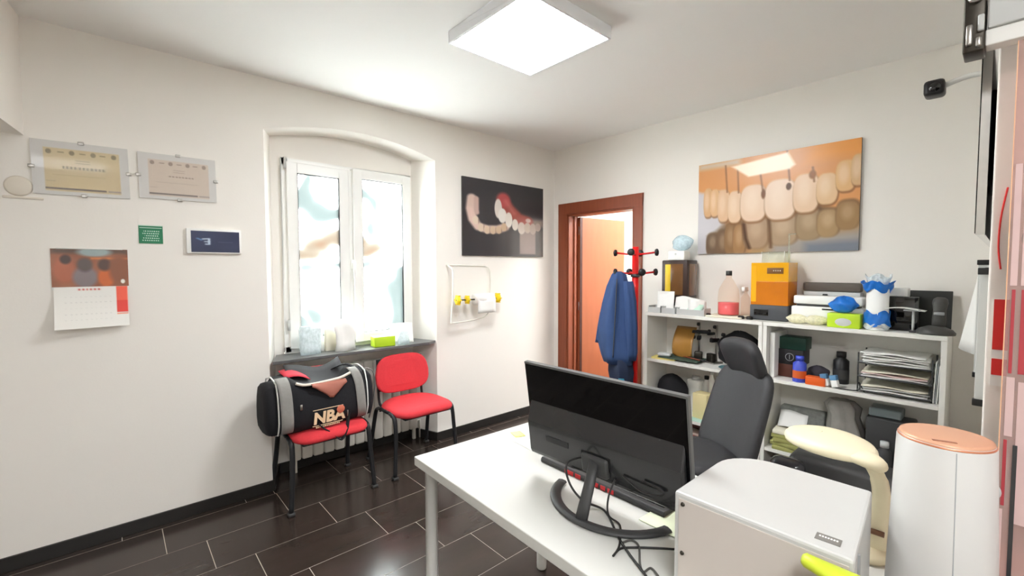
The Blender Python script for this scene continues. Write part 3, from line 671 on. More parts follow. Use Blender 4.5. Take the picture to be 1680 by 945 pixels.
# --- white box machine with rounded rear corner
bx = thing('desktop_machine', 'big white box machine with a grey label on its top', 'machine', (-2.605, -2.785, DZT+.006))
def rcorner(w_, d_, r, r0=.008):
    P = [(0, 0), (0, -d_), (w_, -d_+0)]
    P = [(0, 0), (0, -d_-.017), (w_, -d_+.013)]
    for a in range(9):
        an = R(a*90/8); P.append((w_-r+r*math.cos(an), -r+r*math.sin(an)))
    return P
MB().prism(rcorner(.335, .318, .11), 2, 0, .248).build('cover', mat('machine_white', (192, 192, 189), .38, var=.015), bx, bevel=.006)
MB().box((-.0025, -.328, .006), (.0, -.012, .236)).build('rear_panel', mat('machine_panel', (196, 188, 180), .5, var=.02), bx, bevel=.001)
for z in (.225, .112, .02):
    for y in (-.022, -.318):
        MB().lathe([(0, .003), (.004, .003), (.005, 0)], seg=12, M=T3((-.0025, y, z)) @ RY(R(-90)), cap=False).build('screw', DMETAL, bx)
lb = MB().box((0, 0, 0), (.026, .040, .0012), T3((.030, -.308, .248)) @ RZ(R(4))); lb.build('label_plate', mat('label_grey', (140, 138, 134), .4, .4, var=.05), bx)
for i in range(7): MB().box((.013, .005+i*.0045, .0012), (.018, .0078+i*.0045, .0016), T3((.030, -.308, .248)) @ RZ(R(4))).build('label_mark', PAPER, bx)
MB().box((.05, -.334, .0), (.058, -.327, .235)).build('side_groove', MGREY, bx)
for x in (.03, .30):
    for y in (-.03, -.30): MB().lathe([(.012, -.006), (.012, 0)], (x, y, 0), 12).build('foot', BLACK, bx)

# --- air purifier
pu = thing('air_purifier', 'white cylindrical air purifier with a copper-coloured top', 'purifier', (-2.305, -3.207, DZT))
MB().lathe([(.080, 0), (.086, .006), (.085, .1), (.0745, .415), (.0705, .424)], seg=64).build('body', mat('purifier_white', (200, 199, 196), .42, var=.01), pu)
COP = mat('copper_top', (208, 158, 128), .4, .15, var=.04)
MB().lathe([(.0, .4275), (.064, .4275), (.070, .4265), (.0715, .423), (.0705, .419)], seg=64, cap=False).build('top', COP, pu)
MB().lathe([(.0725, .4165), (.0735, .418), (.0735, .420), (.0720, .4215)], seg=64, cap=False).build('top_ring', mat('copper_ring', (196, 128, 96), .35, .4), pu)
sv = Vector((-.815, -.16, 0)).normalized(); ca_ = math.atan2(-.30, -1)
MB().tube([tuple(RZ(ca_) @ Vector((.0857, 0, .01))), tuple(RZ(ca_) @ Vector((.0850, 0, .10))), tuple(RZ(ca_) @ Vector((.0745, 0, .415)))], .0009, 6).build('seam', MGREY, pu)
MB().rbox((-.03, -.004, .4275), (.006, .004, .4285), .001, RZ(ca_) @ T3((.05, 0, 0)) @ RZ(R(90))).build('button_slot', mat('copper_dark', (150, 96, 72), .4), pu)

# --- magnifier lamp
CRM = mat('cream_lamp', (232, 222, 190), .4, var=.02)
lp = thing('magnifier_lamp', 'cream desk lamp with a flat oval head behind the white machine', 'lamp', (-2.07, -3.06, DZT))
MB().lathe([(.055, 0), (.06, .008), (.055, .02), (.03, .028), (0, .03)], (0, 0, 0), 28, sx=1.0, sy=.75).build('base', CRM, lp)
MB().tube(spline([(.0, -.005, .02), (.005, -.01, .08), (.02, -.016, .14), (.02, -.01, .20), (.0, .005, .245)], 6), [.024]*7+[.021]*6+[.018]*6+[.016]*6, 12, flat=(1.1, .7)).build('arm', CRM, lp)
MB().lathe([(.007, 0), (.007, .05)], seg=12, M=T3((-.02, .02, .075)) @ RX(R(90))).build('joint_knob', mat('brown_knob', (120, 84, 60), .5), lp)
hc = Vector((.085, .115, .245))
ax = math.atan2(.115, .085)
Mh = T3(hc) @ RZ(ax) @ RY(R(2))
rings = []
for zz, s in ((-.012, .90), (-.008, .985), (0, 1), (.008, .985), (.016, .93), (.022, .8), (.027, .55), (.029, .2)):
    rings.append([(s*.128*math.cos(2*math.pi*k/40)*(1.02), s*.100*math.sin(2*math.pi*k/40)*(1+.10*math.cos(2*math.pi*k/40)), zz) for k in range(40)])
MB().loft(rings, Mh).build('lamp_head', CRM, lp)
MB().lathe([(.068, -.014), (.075, -.018), (.080, -.012)], (0, 0, 0), 32, Mh, cap=False).build('lens_ring', WHITE, lp)
MB().loft([[(x_, w_*math.cos(2*math.pi*k/14), z_+h_*math.sin(2*math.pi*k/14)) for k in range(14)] for x_, w_, z_, h_ in ((-.176, .006, -.004, .005), (-.172, .014, -.003, .011), (-.165, .020, -.002, .016), (-.145, .030, .0, .019), (-.11, .045, .002, .018), (-.07, .06, .004, .014))], Mh).build('neck_joint', CRM, lp)
MB().rbox((.02, -.006, .026), (.05, .006, .031), .002, Mh @ RZ(R(30))).build('hinge_tab', CRM, lp)

# --- yellow-green scoop lying on a low carton at the viewer's side

gb = hit(1352, 944, 0, -2.655)
solo('carton', 'low beige carton on the near end of the desk beside the white machine', 'box', (-2.70, -3.27, DZT), MB().box((-.0, -.0, 0), (.085, .19, gb.z-DZT-.012)), mat('cardboard', (190, 180, 164), .8, var=.08), 0, bevel=.002)
sc = thing('scoop', 'yellow-green plastic scoop lying on top of the low carton', 'scoop', (-2.655, gb.y-.012, gb.z-.0115), R(-92))
YG = mat('yellow_green', (190, 204, 52), .4, var=.08)
MB().loft([[(x_, w_*math.cos(2*math.pi*k/16), z_+h_*math.sin(2*math.pi*k/16)) for k in range(16)] for x_, w_, z_, h_ in ((-.045, .010, .024, .008), (-.04, .014, .024, .012), (-.02, .018, .022, .012), (.03, .027, .018, .013), (.08, .032, .015, .012), (.12, .028, .013, .011), (.15, .016, .012, .009))]).build('scoop_body', YG, sc)
MB().rbox((.02, -.016, -.0), (.11, .016, .008), .003).build('scoop_foot', DGREY, sc)

# ================================================================== OFFICE CHAIR
oc = thing('office_chair', 'charcoal high-back office chair with headrest between the desk and the shelves', 'office chair', (-1.14, -2.17, 0), R(146-180))
# local: chair faces -x
def pad(w_, h_, th, Mx, name, bow=.0, taper=0., sq=.5):
    rings = []
    for zz, s in ((-th*.56, .08), (-th*.56, .35), (-th*.54, .65), (-th/2, .86), (-th*.32, .97), (0, 1), (th*.32, .97), (th/2, .86), (th*.54, .65), (th*.56, .35), (th*.56, .08)):
        ring = []
        for k in range(40):
            an = 2*math.pi*k/40; c_, s_ = math.cos(an), math.sin(an)
            y = w_/2*s*math.copysign(abs(c_)**sq, c_); z = h_/2*s*math.copysign(abs(s_)**sq, s_)
            y *= 1+taper*z/(h_/2); ring.append((zz-bow*(y/(w_/2))**2, y, z))
        rings.append(ring)
    return MB().loft(rings, Mx).build(name, CHAIRG, oc)
pad(.47, .60, .06, T3((.22, 0, .66)) @ RY(R(16)), 'backrest', .035, -.06, .45)
pad(.31, .235, .06, T3((.262, 0, 1.00)) @ RY(R(-22)), 'headrest', .03, .05, .5)
MB().tube(spline([(.10, 0, .44), (.22, 0, .45), (.275, 0, .60), (.325, 0, .85), (.31, 0, 1.0), (.265, 0, 1.04)], 5), .02, 10, flat=(1.6, .7)).build('back_spine', BLACK, oc)
MB().rbox((.255, -.12, .62), (.29, .12, .70), .01).build('lumbar_plate', BLACK, oc)
MB().lathe([(.0, -.03), (.22, -.03), (.25, 0), (.24, .03), (.16, .045), (0, .04)], (-.06, 0, .46), 36, sx=1, sy=1.0).build('seat', CHAIRG, oc)
MB().lathe([(.03, .10), (.03, .30), (.022, .30), (.022, .43)], (-.04, 0, 0), 16).build('gas_column', BLACK, oc)
for k in range(5):
    a = R(72*k+20); c_, s_ = math.cos(a), math.sin(a)
    MB().tube([(-.04+.02*c_, .02*s_, .115), (-.04+.17*c_, .17*s_, .10), (-.04+.29*c_, .29*s_, .075)], [.026, .02, .015], 8).build('base_arm', BLACK, oc)
    MB().lathe([(.008, -.02), (.026, -.018), (.028, 0), (.026, .018), (.008, .02)], seg=16, M=T3((-.04+.29*c_, .29*s_, .028)) @ RZ(a) @ RX(R(90))).build('caster', BLACK, oc)
# ================================================================== SHELF WALL
# --- orange teeth print
def dent2(u, v):
    im = np.ones(u.shape+(3,))*np.array((214, 150, 92.)); im = im+10*fnoise(u, v, 6, 8)
    im = over(im, rect(u, v, -.1, .32, .16, 1.1, .05), (196, 192, 196)); im = over(im, poly(u, v, [(.0, .30), (.2, .50), (.26, .60), (.16, .78), (-.1, .9), (-.1, .3)], .04), (198, 194, 198))
    im = over(im, rect(u, v, .0, 0, .30, .06, .05), (206, 186, 160)); im = over(im, rect(u, v, .72, -.1, 1.1, .14, .10), (226, 152, 74))
    im = over(im, poly(u, v, [(.66, .62), (.76, .50), (.90, .40), (1.1, .34), (1.1, 1.1), (.30, 1.1), (.34, .70), (.45, .62)], .06), (172, 138, 96))
    im = over(im, poly(u, v, [(.63, .58), (.78, .50), (.84, .62), (.70, .66)], .06), (112, 84, 52))
    im = over(im, poly(u, v, [(.22, .62), (.36, .60), (.36, 1.1), (.08, 1.1), (.09, .86), (.18, .70)], .05), (142, 110, 80))
    im = over(im, poly(u, v, [(.08, .80), (.20, .70), (.24, .74), (.10, .86)], .05), (128, 112, 98))
    im = over(im, poly(u, v, [(.22, .60), (.30, .58), (.29, .72), (.22, .70)], .04), (204, 150, 106))
    im = over(im, poly(u, v, [(.52, .88), (1.1, .80), (1.1, 1.1), (.48, 1.1)], .10), (160, 152, 146)); im = over(im, poly(u, v, [(.72, .92), (1.1, .90), (1.1, 1.1), (.70, 1.1)], .06), (120, 126, 138))
    lower = [(.115, .90, .05, .12, (120, 94, 70)), (.19, .90, .05, .15, (128, 98, 70)), (.245, .85, .045, .17, (160, 120, 78)), (.305, .86, .045, .17, (186, 140, 92)), (.415, .79, .085, .17, (196, 164, 132)), (.585, .77, .090, .165, (196, 168, 136)), (.735, .74, .075, .15, (182, 154, 118)), (.84, .74, .06, .13, (192, 158, 112)), (.94, .68, .06, .13, (178, 140, 92))]
    for cx, cy, rx, ry, c in lower:
        im = over(im, ell(u, v, cx+.004, cy-.012, rx*1.08, ry*1.04, .2, 3.)*.8, (104, 76, 48)); im = over(im, ell(u, v, cx, cy, rx*.97, ry, .22, 3.), np.array(c)*.86); im = over(im, ell(u, v, cx, cy-.03, rx*.5, ry*.5, .9)*.3, (226, 200, 170))
    im = over(im, capsule(u, v, [(.498, .62), (.508, .80), (.515, .95)], .008, .02), (96, 66, 40)); im = over(im, capsule(u, v, [(.335, .70), (.35, .85), (.375, .95)], .012, .02), (84, 56, 34))
    upper = [(.075, .43, .035, .16, (206, 162, 118)), (.125, .44, .035, .15, (214, 172, 128)), (.19, .48, .045, .175, (216, 178, 142)), (.27, .505, .050, .17, (222, 190, 158)), (.395, .485, .088, .19, (226, 198, 172)), (.565, .475, .098, .20, (228, 202, 178)), (.715, .44, .075, .185, (222, 190, 158)), (.83, .42, .058, .145, (218, 182, 140)), (.925, .32, .052, .14, (216, 172, 120)), (.99, .28, .04, .14, (206, 168, 124))]
    for cx, cy, rx, ry, c in upper:
        im = over(im, ell(u, v, cx+.004, cy+.016, rx*1.05, ry*1.02, .12, 3.)*.8, (128, 84, 48)); im = over(im, ell(u, v, cx, cy, rx*.99, ry, .12, 3.), c); im = over(im, ell(u, v, cx-.01, cy-.02, rx*.5, ry*.6, .9)*.35, (244, 226, 206))
    for p in (((.20, .05), (.215, .34)), ((.285, .08), (.295, .36)), ((.435, .16), (.455, .36)), ((.60, .0), (.62, .30)), ((.75, .20), (.76, .34))): im = over(im, capsule(u, v, p, .004, .012), (120, 72, 36))
    im = over(im, ell(u, v, .615, .355, .016, .035, .4), (90, 58, 30)); im = over(im, ell(u, v, .46, .40, .014, .05, .5), (120, 76, 46)); im = over(im, ell(u, v, .75, .27, .02, .04, .5), (140, 88, 40))
    im = over(im, poly(u, v, [(.245, .075), (.605, .02), (.65, .15), (.62, .185), (.36, .205)], .02), (255, 240, 214))
    return im
canvas('photo_panel', 'orange close-up photo panel of teeth above the shelves', 1.045, .708, dent2, (-.001, -1.592, 1.612), R(-90))

# --- the two shelf units
SXF, SZT = -.33, 1.142
def shelf_unit(y0, y1, boards, label):
    t = thing('shelf_unit', label, 'shelf', (-.005, y0, 0), group='white open shelf units'); w_ = y0-y1; p = .024; d_ = SXF+.005
    for a, b in ((-p, 0), (-w_, -w_+p)): MB().box((d_, a, 0), (-.012, b, SZT-.024)).build('side_panel', SHELFW, t, bevel=.0015)
    MB().box((d_-.004, -w_, SZT-.024), (0, 0, SZT)).build('top_board', SHELFW, t, bevel=.002)
    for z in boards: MB().box((d_+.004, -w_+p, z-.022), (-.012, -p, z)).build('shelf_board', SHELFW, t, bevel=.0015)
    MB().box((d_+.012, -w_+p, .05), (-.012, -p, .072)).build('bottom_board', SHELFW, t, bevel=.0015)
    MB().box((d_+.03, -w_+p, 0), (d_+.045, -p, .05)).build('plinth', SHELFW, t)
    MB().box((-.012, -w_, 0), (0, 0, SZT-.024)).build('back_panel', SHELFW, t); return t
ZM, ZL, ZR = .768, .345, .30
shelf_unit(-1.309, -2.192, (ZM, ZL), 'white open shelf unit nearer the door, behind the office chair')
shelf_unit(-2.196, -3.080, (ZM, ZR), 'white open shelf unit in the corner by the television wall')
ZB = .0725
def yz(px, py, x): p = hit(px, py, 0, x); return p.y, p.z
def pbox(name, label, cat, px0, px1, pyt, zb, xf, xb, m, r=.004, group=None):
    y0 = yz(px0, pyt, xf)[0]; y1 = yz(px1, pyt, xf)[0]; z1 = yz((px0+px1)/2, pyt, xf)[1]
    return solo(name, label, cat, (xb, y0, zb), MB().rbox((xf-xb, y1-y0, 0), (0, 0, max(.006, z1-zb)), r), m, group=group)
def base(px, x, z): return Vector((x, yz(px, 600, x)[0], z))
def sheet(w_, d_, amp=.004, seed=0, th=.0008):
    r = random.Random(seed); a, b, c_ = r.uniform(3, 9), r.uniform(3, 9), r.uniform(0, 6)
    return MB().grid(lambda u, v: ((u-.5)*w_, (v-.5)*d_, amp*(1+math.sin(a*u+b*v+c_))), 8, 6, None, th)
def fold(w_, h_, lean, seed=0):
    return MB().grid(lambda u, v: ((u-.5)*w_, lean*v-.02*math.sin(math.pi*u), h_*v*(1-.25*abs(u-.4))), 6, 5, None, .0008)
def blob(rx, ry, rz_, seed=0, amp=.15, n=18):
    r = random.Random(seed); ph = [r.uniform(0, 6.28) for _ in range(6)]; secs = []
    for j in range(11):
        th = math.pi*(j+.15)/10.3; ring = []
        for k in range(n):
            a = 2*math.pi*k/n; q = 1+amp*(math.sin(3*a+ph[0]+2*th)+.6*math.sin(5*a+ph[1]-3*th)+.5*math.sin(2*th*3+ph[2]))
            ring.append((rx*q*math.sin(th)*math.cos(a), ry*q*math.sin(th)*math.sin(a), max(0, rz_*(1-math.cos(th))*.5*2*(1+.3*amp*math.sin(4*a+ph[3])))))
        secs.append(ring)
    return MB().loft(secs)
T1 = SZT+.0006
# trays with papers
for i, (a, b, lab) in enumerate(((1063, 1083, 'empty grey tray at the door end of the shelf top'), (1085, 1107, 'grey tray holding a standing white card on the shelf top'), (1110, 1155, 'wide grey tray heaped with white and mint papers on the shelf top'))):
    xf = -.315; y0 = yz(a, 510, xf)[0]; y1 = yz(b, 513, xf)[0]; w_ = y0-y1
    t = thing('paper_tray', lab, 'tray', (xf, y0, T1), group='grey trays on the shelf top'); D_, H_, k = .112, .055, .006
    MB().box((0, -w_, 0), (D_, 0, .006)).build('tray_floor', LGREY, t)
    for lo, hi in (((0, -w_, .006), (k, 0, H_*.8)), ((D_-k, -w_, .006), (D_, 0, H_)), ((k, -w_, .006), (D_-k, -w_+k, H_)), ((k, -k, .006), (D_-k, 0, H_))): MB().box(lo, hi).build('tray_wall', LGREY, t, bevel=.001)
y_ = yz(1091, 500, -.27)[0]
solo('white_card', 'white card standing upright in a grey tray in front of the brown printer', 'card', (-.27, y_, T1+.007), MB().grid(lambda u, v: (.012*math.sin(3*u)+.02*v, (.5-u)*.135, .165*v), 6, 5, None, .001), PAPER, R(6))
MINT = mat('mint_paper', (200, 232, 214), .8, var=.03)
yc = yz(1132, 505, -.262)[0]
for i, (dy, dx, w_, h_, le, m, rz, lab, nm) in enumerate(((.04, .0, .16, .135, .05, PAPER, 80, 'peaked white sheet sticking up from the wide grey tray', 'folded_sheet'), (-.02, -.05, .15, .085, .05, MINT, 100, 'mint green crumpled sheet in the wide grey tray', 'mint_sheet'), (-.06, .02, .13, .12, .03, PAPER, 60, 'white sheet leaning at the right side of the wide grey tray', 'white_sheet'))):
    solo(nm, lab, 'paper', (-.272+dx*.3, yc+dy, T1+.0075), fold(w_, h_, le, i), m, R(-rz))
# brown resin printer
BRN = mat('brown_plastic', (58, 42, 36), .35, var=.1); BRW = mat('brown_window', (112, 78, 44), .15, var=.15, coat=.4); YLW = mat('yellow_lit_plastic', (232, 196, 40), .4, var=.05)
xf = -.20; ya = yz(1086, 430, xf)[0]; yb_ = yz(1128, 430, xf)[0]; zt = yz(1107, 427, xf)[1]
t = thing('resin_printer', 'dark brown cube-shaped printer with a brown window on the shelf top', 'printer', (xf, ya, T1)); w_ = ya-yb_; h_ = zt-T1
MB().rbox((0, -w_, 0), (.17, 0, h_*.28), .006).build('base', BRN, t); MB().rbox((.0, -w_, h_*.285), (.17, 0, h_), .008).build('hood', BRN, t)
MB().rbox((-.004, -w_*.84, h_*.34), (.001, -w_*.14, h_*.93), .004).build('front_window', BRW, t); MB().rbox((-.006, -w_*.36, h_*.36), (-.003, -w_*.15, h_*.92), .003).build('yellow_strip', YLW, t)
MB().rbox((.03, -w_-.004, h_*.33), (.155, -w_+.001, h_*.93), .004).build('side_window', BRW, t); MB().rbox((-.004, -w_*.7, h_*.08), (.001, -w_*.3, h_*.2), .003).build('display', GLOSSB, t)
t2 = thing('small_device', 'small white box on top of the brown printer', 'box', (xf+.04, ya-.03, T1+h_+.0006))
MB().rbox((0, -w_*.64, 0), (.10, 0, .075), .006).build('shell', WHITE, t2); MB().lathe([(0, .002), (.008, .002), (.009, 0)], seg=14, M=T3((-.0004, -w_*.3, .05)) @ RY(R(-90)), cap=False).build('button', LGREY, t2)
AQ = mat_clear('pale_blue_clear', (226, 242, 248), .95, .5, .25)
solo('clear_globe', 'pale blue translucent plastic dome bag on the small white box', 'bag', (xf+.09, ya-.125, T1+h_+.0765), blob(.045, .085, .062, 4, .10), AQ)
# bottle with pink liquid
yb_ = base(1193, -.17, T1); t = thing('liquid_bottle', 'clear plastic bottle with pink liquid on the shelf top', 'bottle', tuple(yb_+Vector((0, 0, .012))))
BOT = mat_clear('bottle_plastic', (252, 246, 240), .99, .07, .1); PINK = mat('pink_liquid', (238, 96, 104), .25, var=.05)
MB().lathe([(.0, .001), (.066, .002), (.072, .01), (.072, .14), (.066, .19), (.035, .25), (.02, .272), (.018, .295)], seg=32, cap=False).build('bottle_wall', BOT, t)
MB().lathe([(0, .004), (.068, .005), (.0695, .012), (.0695, .092), (0, .092)], seg=32, cap=False).build('liquid', PINK, t)
MB().lathe([(.021, .29), (.021, .325), (0, .325)], seg=20).build('cap', DGREY, t)
solo('paper_bag', 'flat pale paper bag under the pink bottle', 'bag', tuple(base(1192, -.20, T1)), MB().rbox((-.10, -.125, 0), (.13, .125, .011), .004), PAPER2, R(4))
t = thing('spray_bottle', 'slim clear spray bottle left of the amber printer', 'bottle', tuple(base(1221, -.10, T1)))
MB().lathe([(0, .001), (.028, .002), (.03, .01), (.03, .14), (.012, .17), (.012, .185)], seg=24, cap=False).build('bottle_wall', BOT, t)
MB().rbox((-.05, -.012, .185), (.02, .012, .22), .005).build('spray_head', WHITE, t)
for px, nm, lab in ((1214, 'bottle_stopper', 'black round stopper on the shelf top beside the spray bottle'), (1228, 'bottle_stopper', 'black round stopper on the shelf top against the amber printer'), (1160, 'bottle_stopper', 'black round stopper right of the wide grey tray')):
    solo(nm, lab, 'stopper', tuple(base(px, -.26, T1)), MB().lathe([(.02, 0), (.022, .004), (.02, .018), (.012, .022), (0, .022)], seg=18), BLACK, group='black stoppers on the shelf top')
# amber printer
AMB = mat('amber_hood', (232, 166, 16), .12, var=.08, trans=.0, coat=.4); AMB2 = mat('amber_dark', (206, 118, 18), .15, var=.1, coat=.3)
xf = -.235; ya = yz(1230, 500, xf)[0]; yb_ = yz(1293, 505, xf)[0]; w_ = ya-yb_; zt = yz(1262, 431, xf)[1]-T1
t = thing('resin_printer', 'printer with a bright amber hood and dark grey base on the shelf top', 'printer', (xf, ya, T1)); bh = .105
MB().rbox((0, -w_, 0), (.20, 0, bh), .008).build('base', mat('slate_plastic', (72, 74, 78), .5, var=.05), t); MB().rbox((-.003, -w_*.5, bh*.3), (.001, -w_*.12, bh*.7), .002).build('display', GLOSSB, t)
hm = MB().box((.004, -w_+.004, bh), (.19, -.004, bh+.16)); hm.build('lower_hood', AMB2, t, bevel=.001)
MB().box((.004, -w_+.004, bh+.16), (.19, -.004, zt)).build('upper_hood', AMB, t, bevel=.001)
MB().box((.0025, -w_*.16, bh+.02), (.0045, -.006, zt-.02)).build('corner_strip', mat('amber_light', (248, 176, 30), .2), t)
MB().rbox((.0015, -w_*.86, zt-.075), (.0045, -w_*.44, zt-.035), .001).build('label', mat('label_brown', (118, 76, 24), .5), t)
for i in range(4): MB().box((.0008, -w_*(.60+.055*i)-.006, zt-.058), (.002, -w_*(.60+.055*i), zt-.05)).build('label_letter', PAPER2, t)
t2 = thing('acrylic_box', 'clear acrylic box with a tall rod on top of the amber printer', 'box', (xf+.03, ya-.06, T1+zt+.0006))
ACR = mat_clear('acrylic', (246, 248, 240), .95, .14, .08)
MB().box((0, -.14, 0), (.12, 0, .075)).build('box', ACR, t2); MB().box((.05, -.155, 0), (.058, -.145, .19)).build('rod', ACR, t2); MB().box((.05, -.19, .186), (.058, -.145, .194)).build('rod_hook', ACR, t2)
for a in ((0, 0), (0, -.14), (.12, -.14), (.12, 0)): MB().tube([(a[0], a[1], 0), (a[0], a[1], .075)], .0018, 6).build('edge', WHITE, t2)
# white long machine and the grey one behind it
xf = -.22; ya = yz(1298, 490, xf)[0]; yb_ = yz(1418, 495, xf)[0]; w_ = ya-yb_; h_ = yz(1340, 486, xf)[1]-T1
LTOP = T1+h_
t = thing('laminator', 'long low white machine with a feed slot on the shelf top', 'machine', (xf, ya, T1))
MB().rbox((0, -w_, 0), (.12, 0, h_*.62), .01).build('body', PAPER, t); MB().rbox((.01, -w_+.01, h_*.70), (.125, -.01, h_), .008).build('lid', WHITE, t); MB().box((.02, -w_+.03, h_*.6), (.11, -.03, h_*.72)).build('slot', DGREY, t)
MB().rbox((-.003, -w_*.62, h_*.52), (.001, -w_*.45, h_*.57), .001).build('slot_mark', BLACK, t)
xf = -.085; ya = yz(1318, 470, xf)[0]; yb_ = yz(1412, 475, xf)[0]; w_ = ya-yb_; h_ = yz(1360, 464, xf)[1]-T1
t = thing('document_printer', 'grey and white printer with a dark top band behind the long white machine', 'printer', (xf, ya, T1))
MB().rbox((0, -w_, 0), (.075, 0, h_*.78), .006).build('body', LGREY, t); MB().rbox((-.004, -w_, h_*.785), (.075, 0, h_), .006).build('top_band', mat('taupe_dark', (92, 84, 76), .5), t); MB().rbox((-.012, -w_*.45, h_*.60), (0, -w_*.36, h_*.72), .004).build('knob', BLACK, t)
# packages, lime carton with gloves, roll
YPK = mat_clear('pale_yellow_pack', (244, 240, 206), .8, .8, .4)
for i, (px, lab) in enumerate(((1306, 'pale plastic packet lying right of the amber printer'), (1336, 'pale yellow plastic packet next to the lime glove carton'))):
    solo('plastic_packet', lab, 'packet', tuple(base(px, -.275, T1)), blob(.03, .062, .03, 10+i, .10), YPK, R(10*i), group='plastic packets on the shelf top')
xf = -.315; ya = yz(1357, 515, xf)[0]; yb_ = yz(1411, 518, xf)[0]; w_ = ya-yb_; h_ = yz(1385, 515, xf)[1]-T1
t = thing('glove_carton', 'lime green carton with a pale flower print on the shelf edge', 'box', (xf, ya, T1))
MB().rbox((0, -w_, 0), (.085, 0, h_), .003).build('carton', mat('lime_card', (186, 218, 44), .5, var=.05), t)
MB().lathe([(0, .001), (.032, .001), (.034, 0)], seg=20, M=T3((0, -w_*.5, h_*.4)) @ RY(R(-90)), sx=.7, sy=1.2, cap=False).build('flower_print', LGREY, t)
BLUE = mat('blue_plastic_film', (36, 116, 206), .3, var=.25, scale=30, bump=.3, bscale=60)
solo('blue_glove', 'crumpled blue plastic film heaped on the lime green carton', 'film', (xf+.045, ya-w_*.45, T1+h_+.0006), blob(.035, .065, .05, 21, .2), BLUE)
xr = -.258; pb = base(1436, xr, T1)
t = thing('paper_roll', 'tall white paper roll wrapped in blue film at both ends', 'roll', tuple(pb))
MB().lathe([(0, .0), (.05, 0), (.052, .004), (.052, .245), (0, .245)], seg=32, cap=False).build('roll', PAPER, t)
def crumple(z0, z1, r0, r1, seed):
    r = random.Random(seed); ph = [r.uniform(0, 6.3) for _ in range(4)]; secs = []
    for j in range(7):
        s = j/6; ring = []
        for k in range(36):
            a = 2*math.pi*k/36; q = (r0+(r1-r0)*s)*(1+.06*math.sin(5*a+ph[0]+3*s)+.05*math.sin(9*a+ph[1]-5*s)); ring.append((q*math.cos(a), q*math.sin(a), z0+(z1-z0)*s+.012*math.sin(4*a+ph[2])))
        secs.append(ring)
    return MB().loft(secs, cap=False)
crumple(.225, .275, .056, .075, 3).build('blue_film', BLUE, t); crumple(.03, .105, .060, .057, 5).build('blue_film', BLUE, t); crumple(.014, .032, .060, .058, 9).build('clear_film', FILMC, t); crumple(.27, .315, .05, .06, 8).build('clear_film', FILMC, t)
# right end of the shelf top
xf = -.07; ya = yz(1492, 478, xf)[0]; yb_ = yz(1563, 480, xf)[0]; zt = yz(1530, 477, xf)[1]-T1
t = thing('black_board', 'upright matt black board leaning on the wall at the shelf end', 'board', (xf, ya, T1))
MB().box((0, -(ya-yb_), 0), (.014, 0, zt), T3((0, 0, 0)) @ RY(R(6))).build('panel', mat('black_panel_mat', (44, 46, 44), .55, var=.1), t, bevel=.002)
pbox('black_case', 'glossy black case under a paper sheet at the shelf end', 'case', 1456, 1508, 487, T1, -.20, -.09, GLOSSB)
pbox('white_carton', 'white carton on top of the glossy black case', 'box', 1458, 1490, 473, yz(1482, 487, -.20)[1]+.0008, -.19, -.10, WHITE)
p_ = base(1457, -.255, 0)
t = thing('sheet_stand', 'small stand holding a white sheet before the glossy black case', 'stand', (p_.x, p_.y, T1))
MB().rbox((-.02, -.115, 0), (.03, -.085, .012), .003).build('foot', DGREY, t); MB().tube([(0, -.10, .01), (0, -.10, .125)], .006, 8).build('post', LGREY, t)
MB().grid(lambda u, v: (-.04+.10*v, .02-.17*u, .128+.008*math.sin(4*u)), 8, 3, None, .002).build('sheet', PAPER, t); MB().rbox((-.03, -.13, .119), (.03, -.06, .127), .002).build('top_clip', MGREY, t)
t = thing('phone_cradle', 'dark grey handset standing in a wide cradle at the shelf corner', 'phone', tuple(base(1532, -.255, T1)))
DG2 = mat('graphite_plastic', (70, 69, 66), .5, var=.08)
MB().loft([[(.062*s*math.cos(2*math.pi*k/24), .082*s*math.sin(2*math.pi*k/24), z) for k in range(24)] for z, s in ((0, .97), (.012, 1), (.028, .85), (.045, .4))]).build('cradle', DG2, t)
MB().loft([[(.016*math.cos(2*math.pi*k/16)*s+.02*z, .026*s*math.sin(2*math.pi*k/16)-.03*z-.01, z) for k in range(16)] for z, s in ((.03, 1), (.08, 1.1), (.13, 1.0), (.17, 1.25), (.19, 1.1), (.2, .6))]).build('handset', DG2, t)
MB().rbox((-.022, -.035, .105), (-.014, .008, .122), .003).build('grip_band', MGREY, t)

# --- left unit, upper shelf
A = ZM+.0006
p_ = base(1122, -.13, A); TAN = mat('tan_sheet', (168, 122, 56), .35, var=.15, coat=.3)
solo('curved_tray', 'bent tan plastic sheet leaning in the shelf by the door', 'sheet', tuple(p_), MB().grid(lambda u, v: (-.10*v*(1-v)*2-.05+.10*v, .075-.165*u-.02*v+.03*v*v, .036+.22*v-.03*math.sin(math.pi*u)*(1-v)), 10, 10, None, .004), TAN)
solo('yellow_booklet', 'pale yellow booklet lying at the door end of the middle shelf', 'booklet', tuple(base(1090, -.25, A)), MB().box((-.05, -.10, 0), (.05, .09, .014)), mat('pale_yellow_card', (222, 206, 128), .7, var=.08), R(8))
solo('cutting_mat', 'dark green mat with clutter lying on the middle shelf', 'mat', tuple(base(1115, -.2, A+.0144)), MB().rbox((-.10, -.18, 0), (.10, .14, .006), .002), mat('mat_green', (62, 82, 70), .6, var=.15), R(3))
solo('mouse_device', 'small silver gadget lying on the dark green mat', 'gadget', tuple(base(1090, -.25, A+.021)), MB().rbox((-.03, -.05, 0), (.03, .05, .028), .012), LGREY, R(15))
